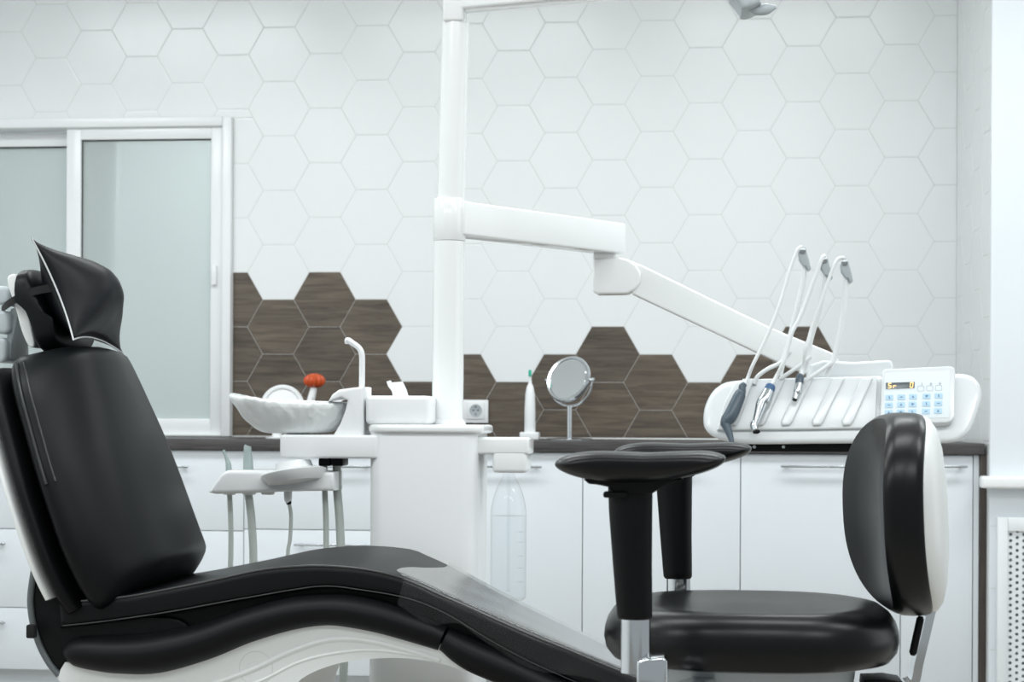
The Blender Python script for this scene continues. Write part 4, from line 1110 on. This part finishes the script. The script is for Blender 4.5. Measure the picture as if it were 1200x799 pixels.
# white handled brush with orange head
oc_ = P(368.5, 446, YT); uo = 1/S(368, YT)
ob = thing('facial_brush', (P(358, 512, YT).x, YT, Z0), 'white handled brush with round orange head on the counter behind the rinse bowl', 'brush')
tube([P(356, 512, YT).xyz*1 if False else Vector((P(356, 512, YT).x, YT, Z0+.001)), P(358, 500, YT), P(363, 475, YT), P(367, 458, YT), P(368, 451, YT)], [7*uo, 6*uo, 5*uo, 4*uo, 3.4*uo], None, 16, 5).build('handle', M['plastic'], ob)
hv = MB(); rings = []
for i in range(11):
    t = -PI/2+PI*i/10; rings.append([oc_+Vector((math.cos(t)*11.5*uo*(1+.08*math.sin(k*PI))*math.cos(2*PI*k/24)*(1+.10*(1 if k % 2 else -1)), math.cos(t)*11.5*uo*math.sin(2*PI*k/24)*(1+.10*(1 if k % 2 else -1)), math.sin(t)*8.5*uo)) for k in range(24)])
loft(rings, hv); hv.build('brush_head', M['orange'], ob)
box(P(364.4, 468.5, YT-.012), P(366.8, 463, YT-.009), .001, 2).build('power_button', M['blackplastic'], ob)
# wall socket
YK = YB-.004
ws = thing('wall_socket', (P(550, 482, YB).x, YB, P(550, 496, YB).z), 'white double frame wall socket beside the dental unit pole', 'wall socket')
a, b = P(527, 495.5, YK), P(572.5, 468.5, YK)
box((a.x, YB-.013, a.z), (b.x, YB-.0035, b.z), .003, 2).build('frame', M['plastic'], ws)
us_ = 1/S(558, YK); sc_ = P(558, 481, YK)
box((sc_.x-10*us_, YB-.017, sc_.z-10*us_), (sc_.x+10*us_, YB-.012, sc_.z+10*us_), .002, 2).build('insert', M['plastic'], ws)
wl_ = MB(); Nn = 28
rg2 = [(7.2, -.0175), (6.6, -.0178), (6.3, -.0150), (.1, -.0150)]
lathe([(7.4*us_, .0168), (7.2*us_, .0185), (6.2*us_, .0183), (5.6*us_, .0176), (.1*us_, .0175)], (sc_.x, YB, sc_.z), (0, -1, 0), wl_, Nn)
ring = wl_.build('well', M['greyplastic'], ws)
hl_ = MB()
for dx, dz in ((-2.6, .3), (2.6, .3), (0, 4.2), (0, -4.2)): lathe([(.9*us_, 0), (.9*us_, .0012)], (sc_.x+dx*us_, YB-.0174, sc_.z+dz*us_), (0, -1, 0), hl_, 10)
hl_.build('contact', M['dark'], ws)

# ================================================================== LIGHT
w = bpy.data.worlds.new('world'); scene.world = w; w.use_nodes = True
bg = w.node_tree.nodes['Background']; bg.inputs[0].default_value = (.90, .965, 1, 1); bg.inputs[1].default_value = .42
def area_light(name, loc, sx, sy, power, rot=(0, 0, 0), col=(1, 1, 1)):
    l = bpy.data.lights.new(name, 'AREA'); l.shape = 'RECTANGLE'; l.size = sx; l.size_y = sy; l.energy = power; l.color = col
    o = bpy.data.objects.new(name, l); o.location = loc; o.rotation_euler = rot; COL.objects.link(o); return o
for x, wx in ((-2.3, 1.2), (-.95, .92), (.4, .9), (1.75, 1.15)):
    for y, pw_ in ((.6, 17), (2.6, 16), (4.75, 16)):
        area_light('ceiling_panel', (x, y, CEIL-.02), 1.0, .5, pw_*wx, (0, 0, 0), (.95, .99, 1))
area_light('daylight', (2.8, 3.6, 1.7), 2.4, 1.6, 12, (0, math.radians(90), 0), (.93, .98, 1))
area_light('room_beyond_light', (-1.6, YB+.9, CEIL-.05), 1.4, .8, 34, (0, 0, 0), (.93, 1, .99))

scene.view_settings.view_transform = 'Standard'; scene.view_settings.look = 'None'
scene.view_settings.gamma = 1; scene.view_settings.use_curve_mapping = False
scene.view_settings.exposure = 0.0
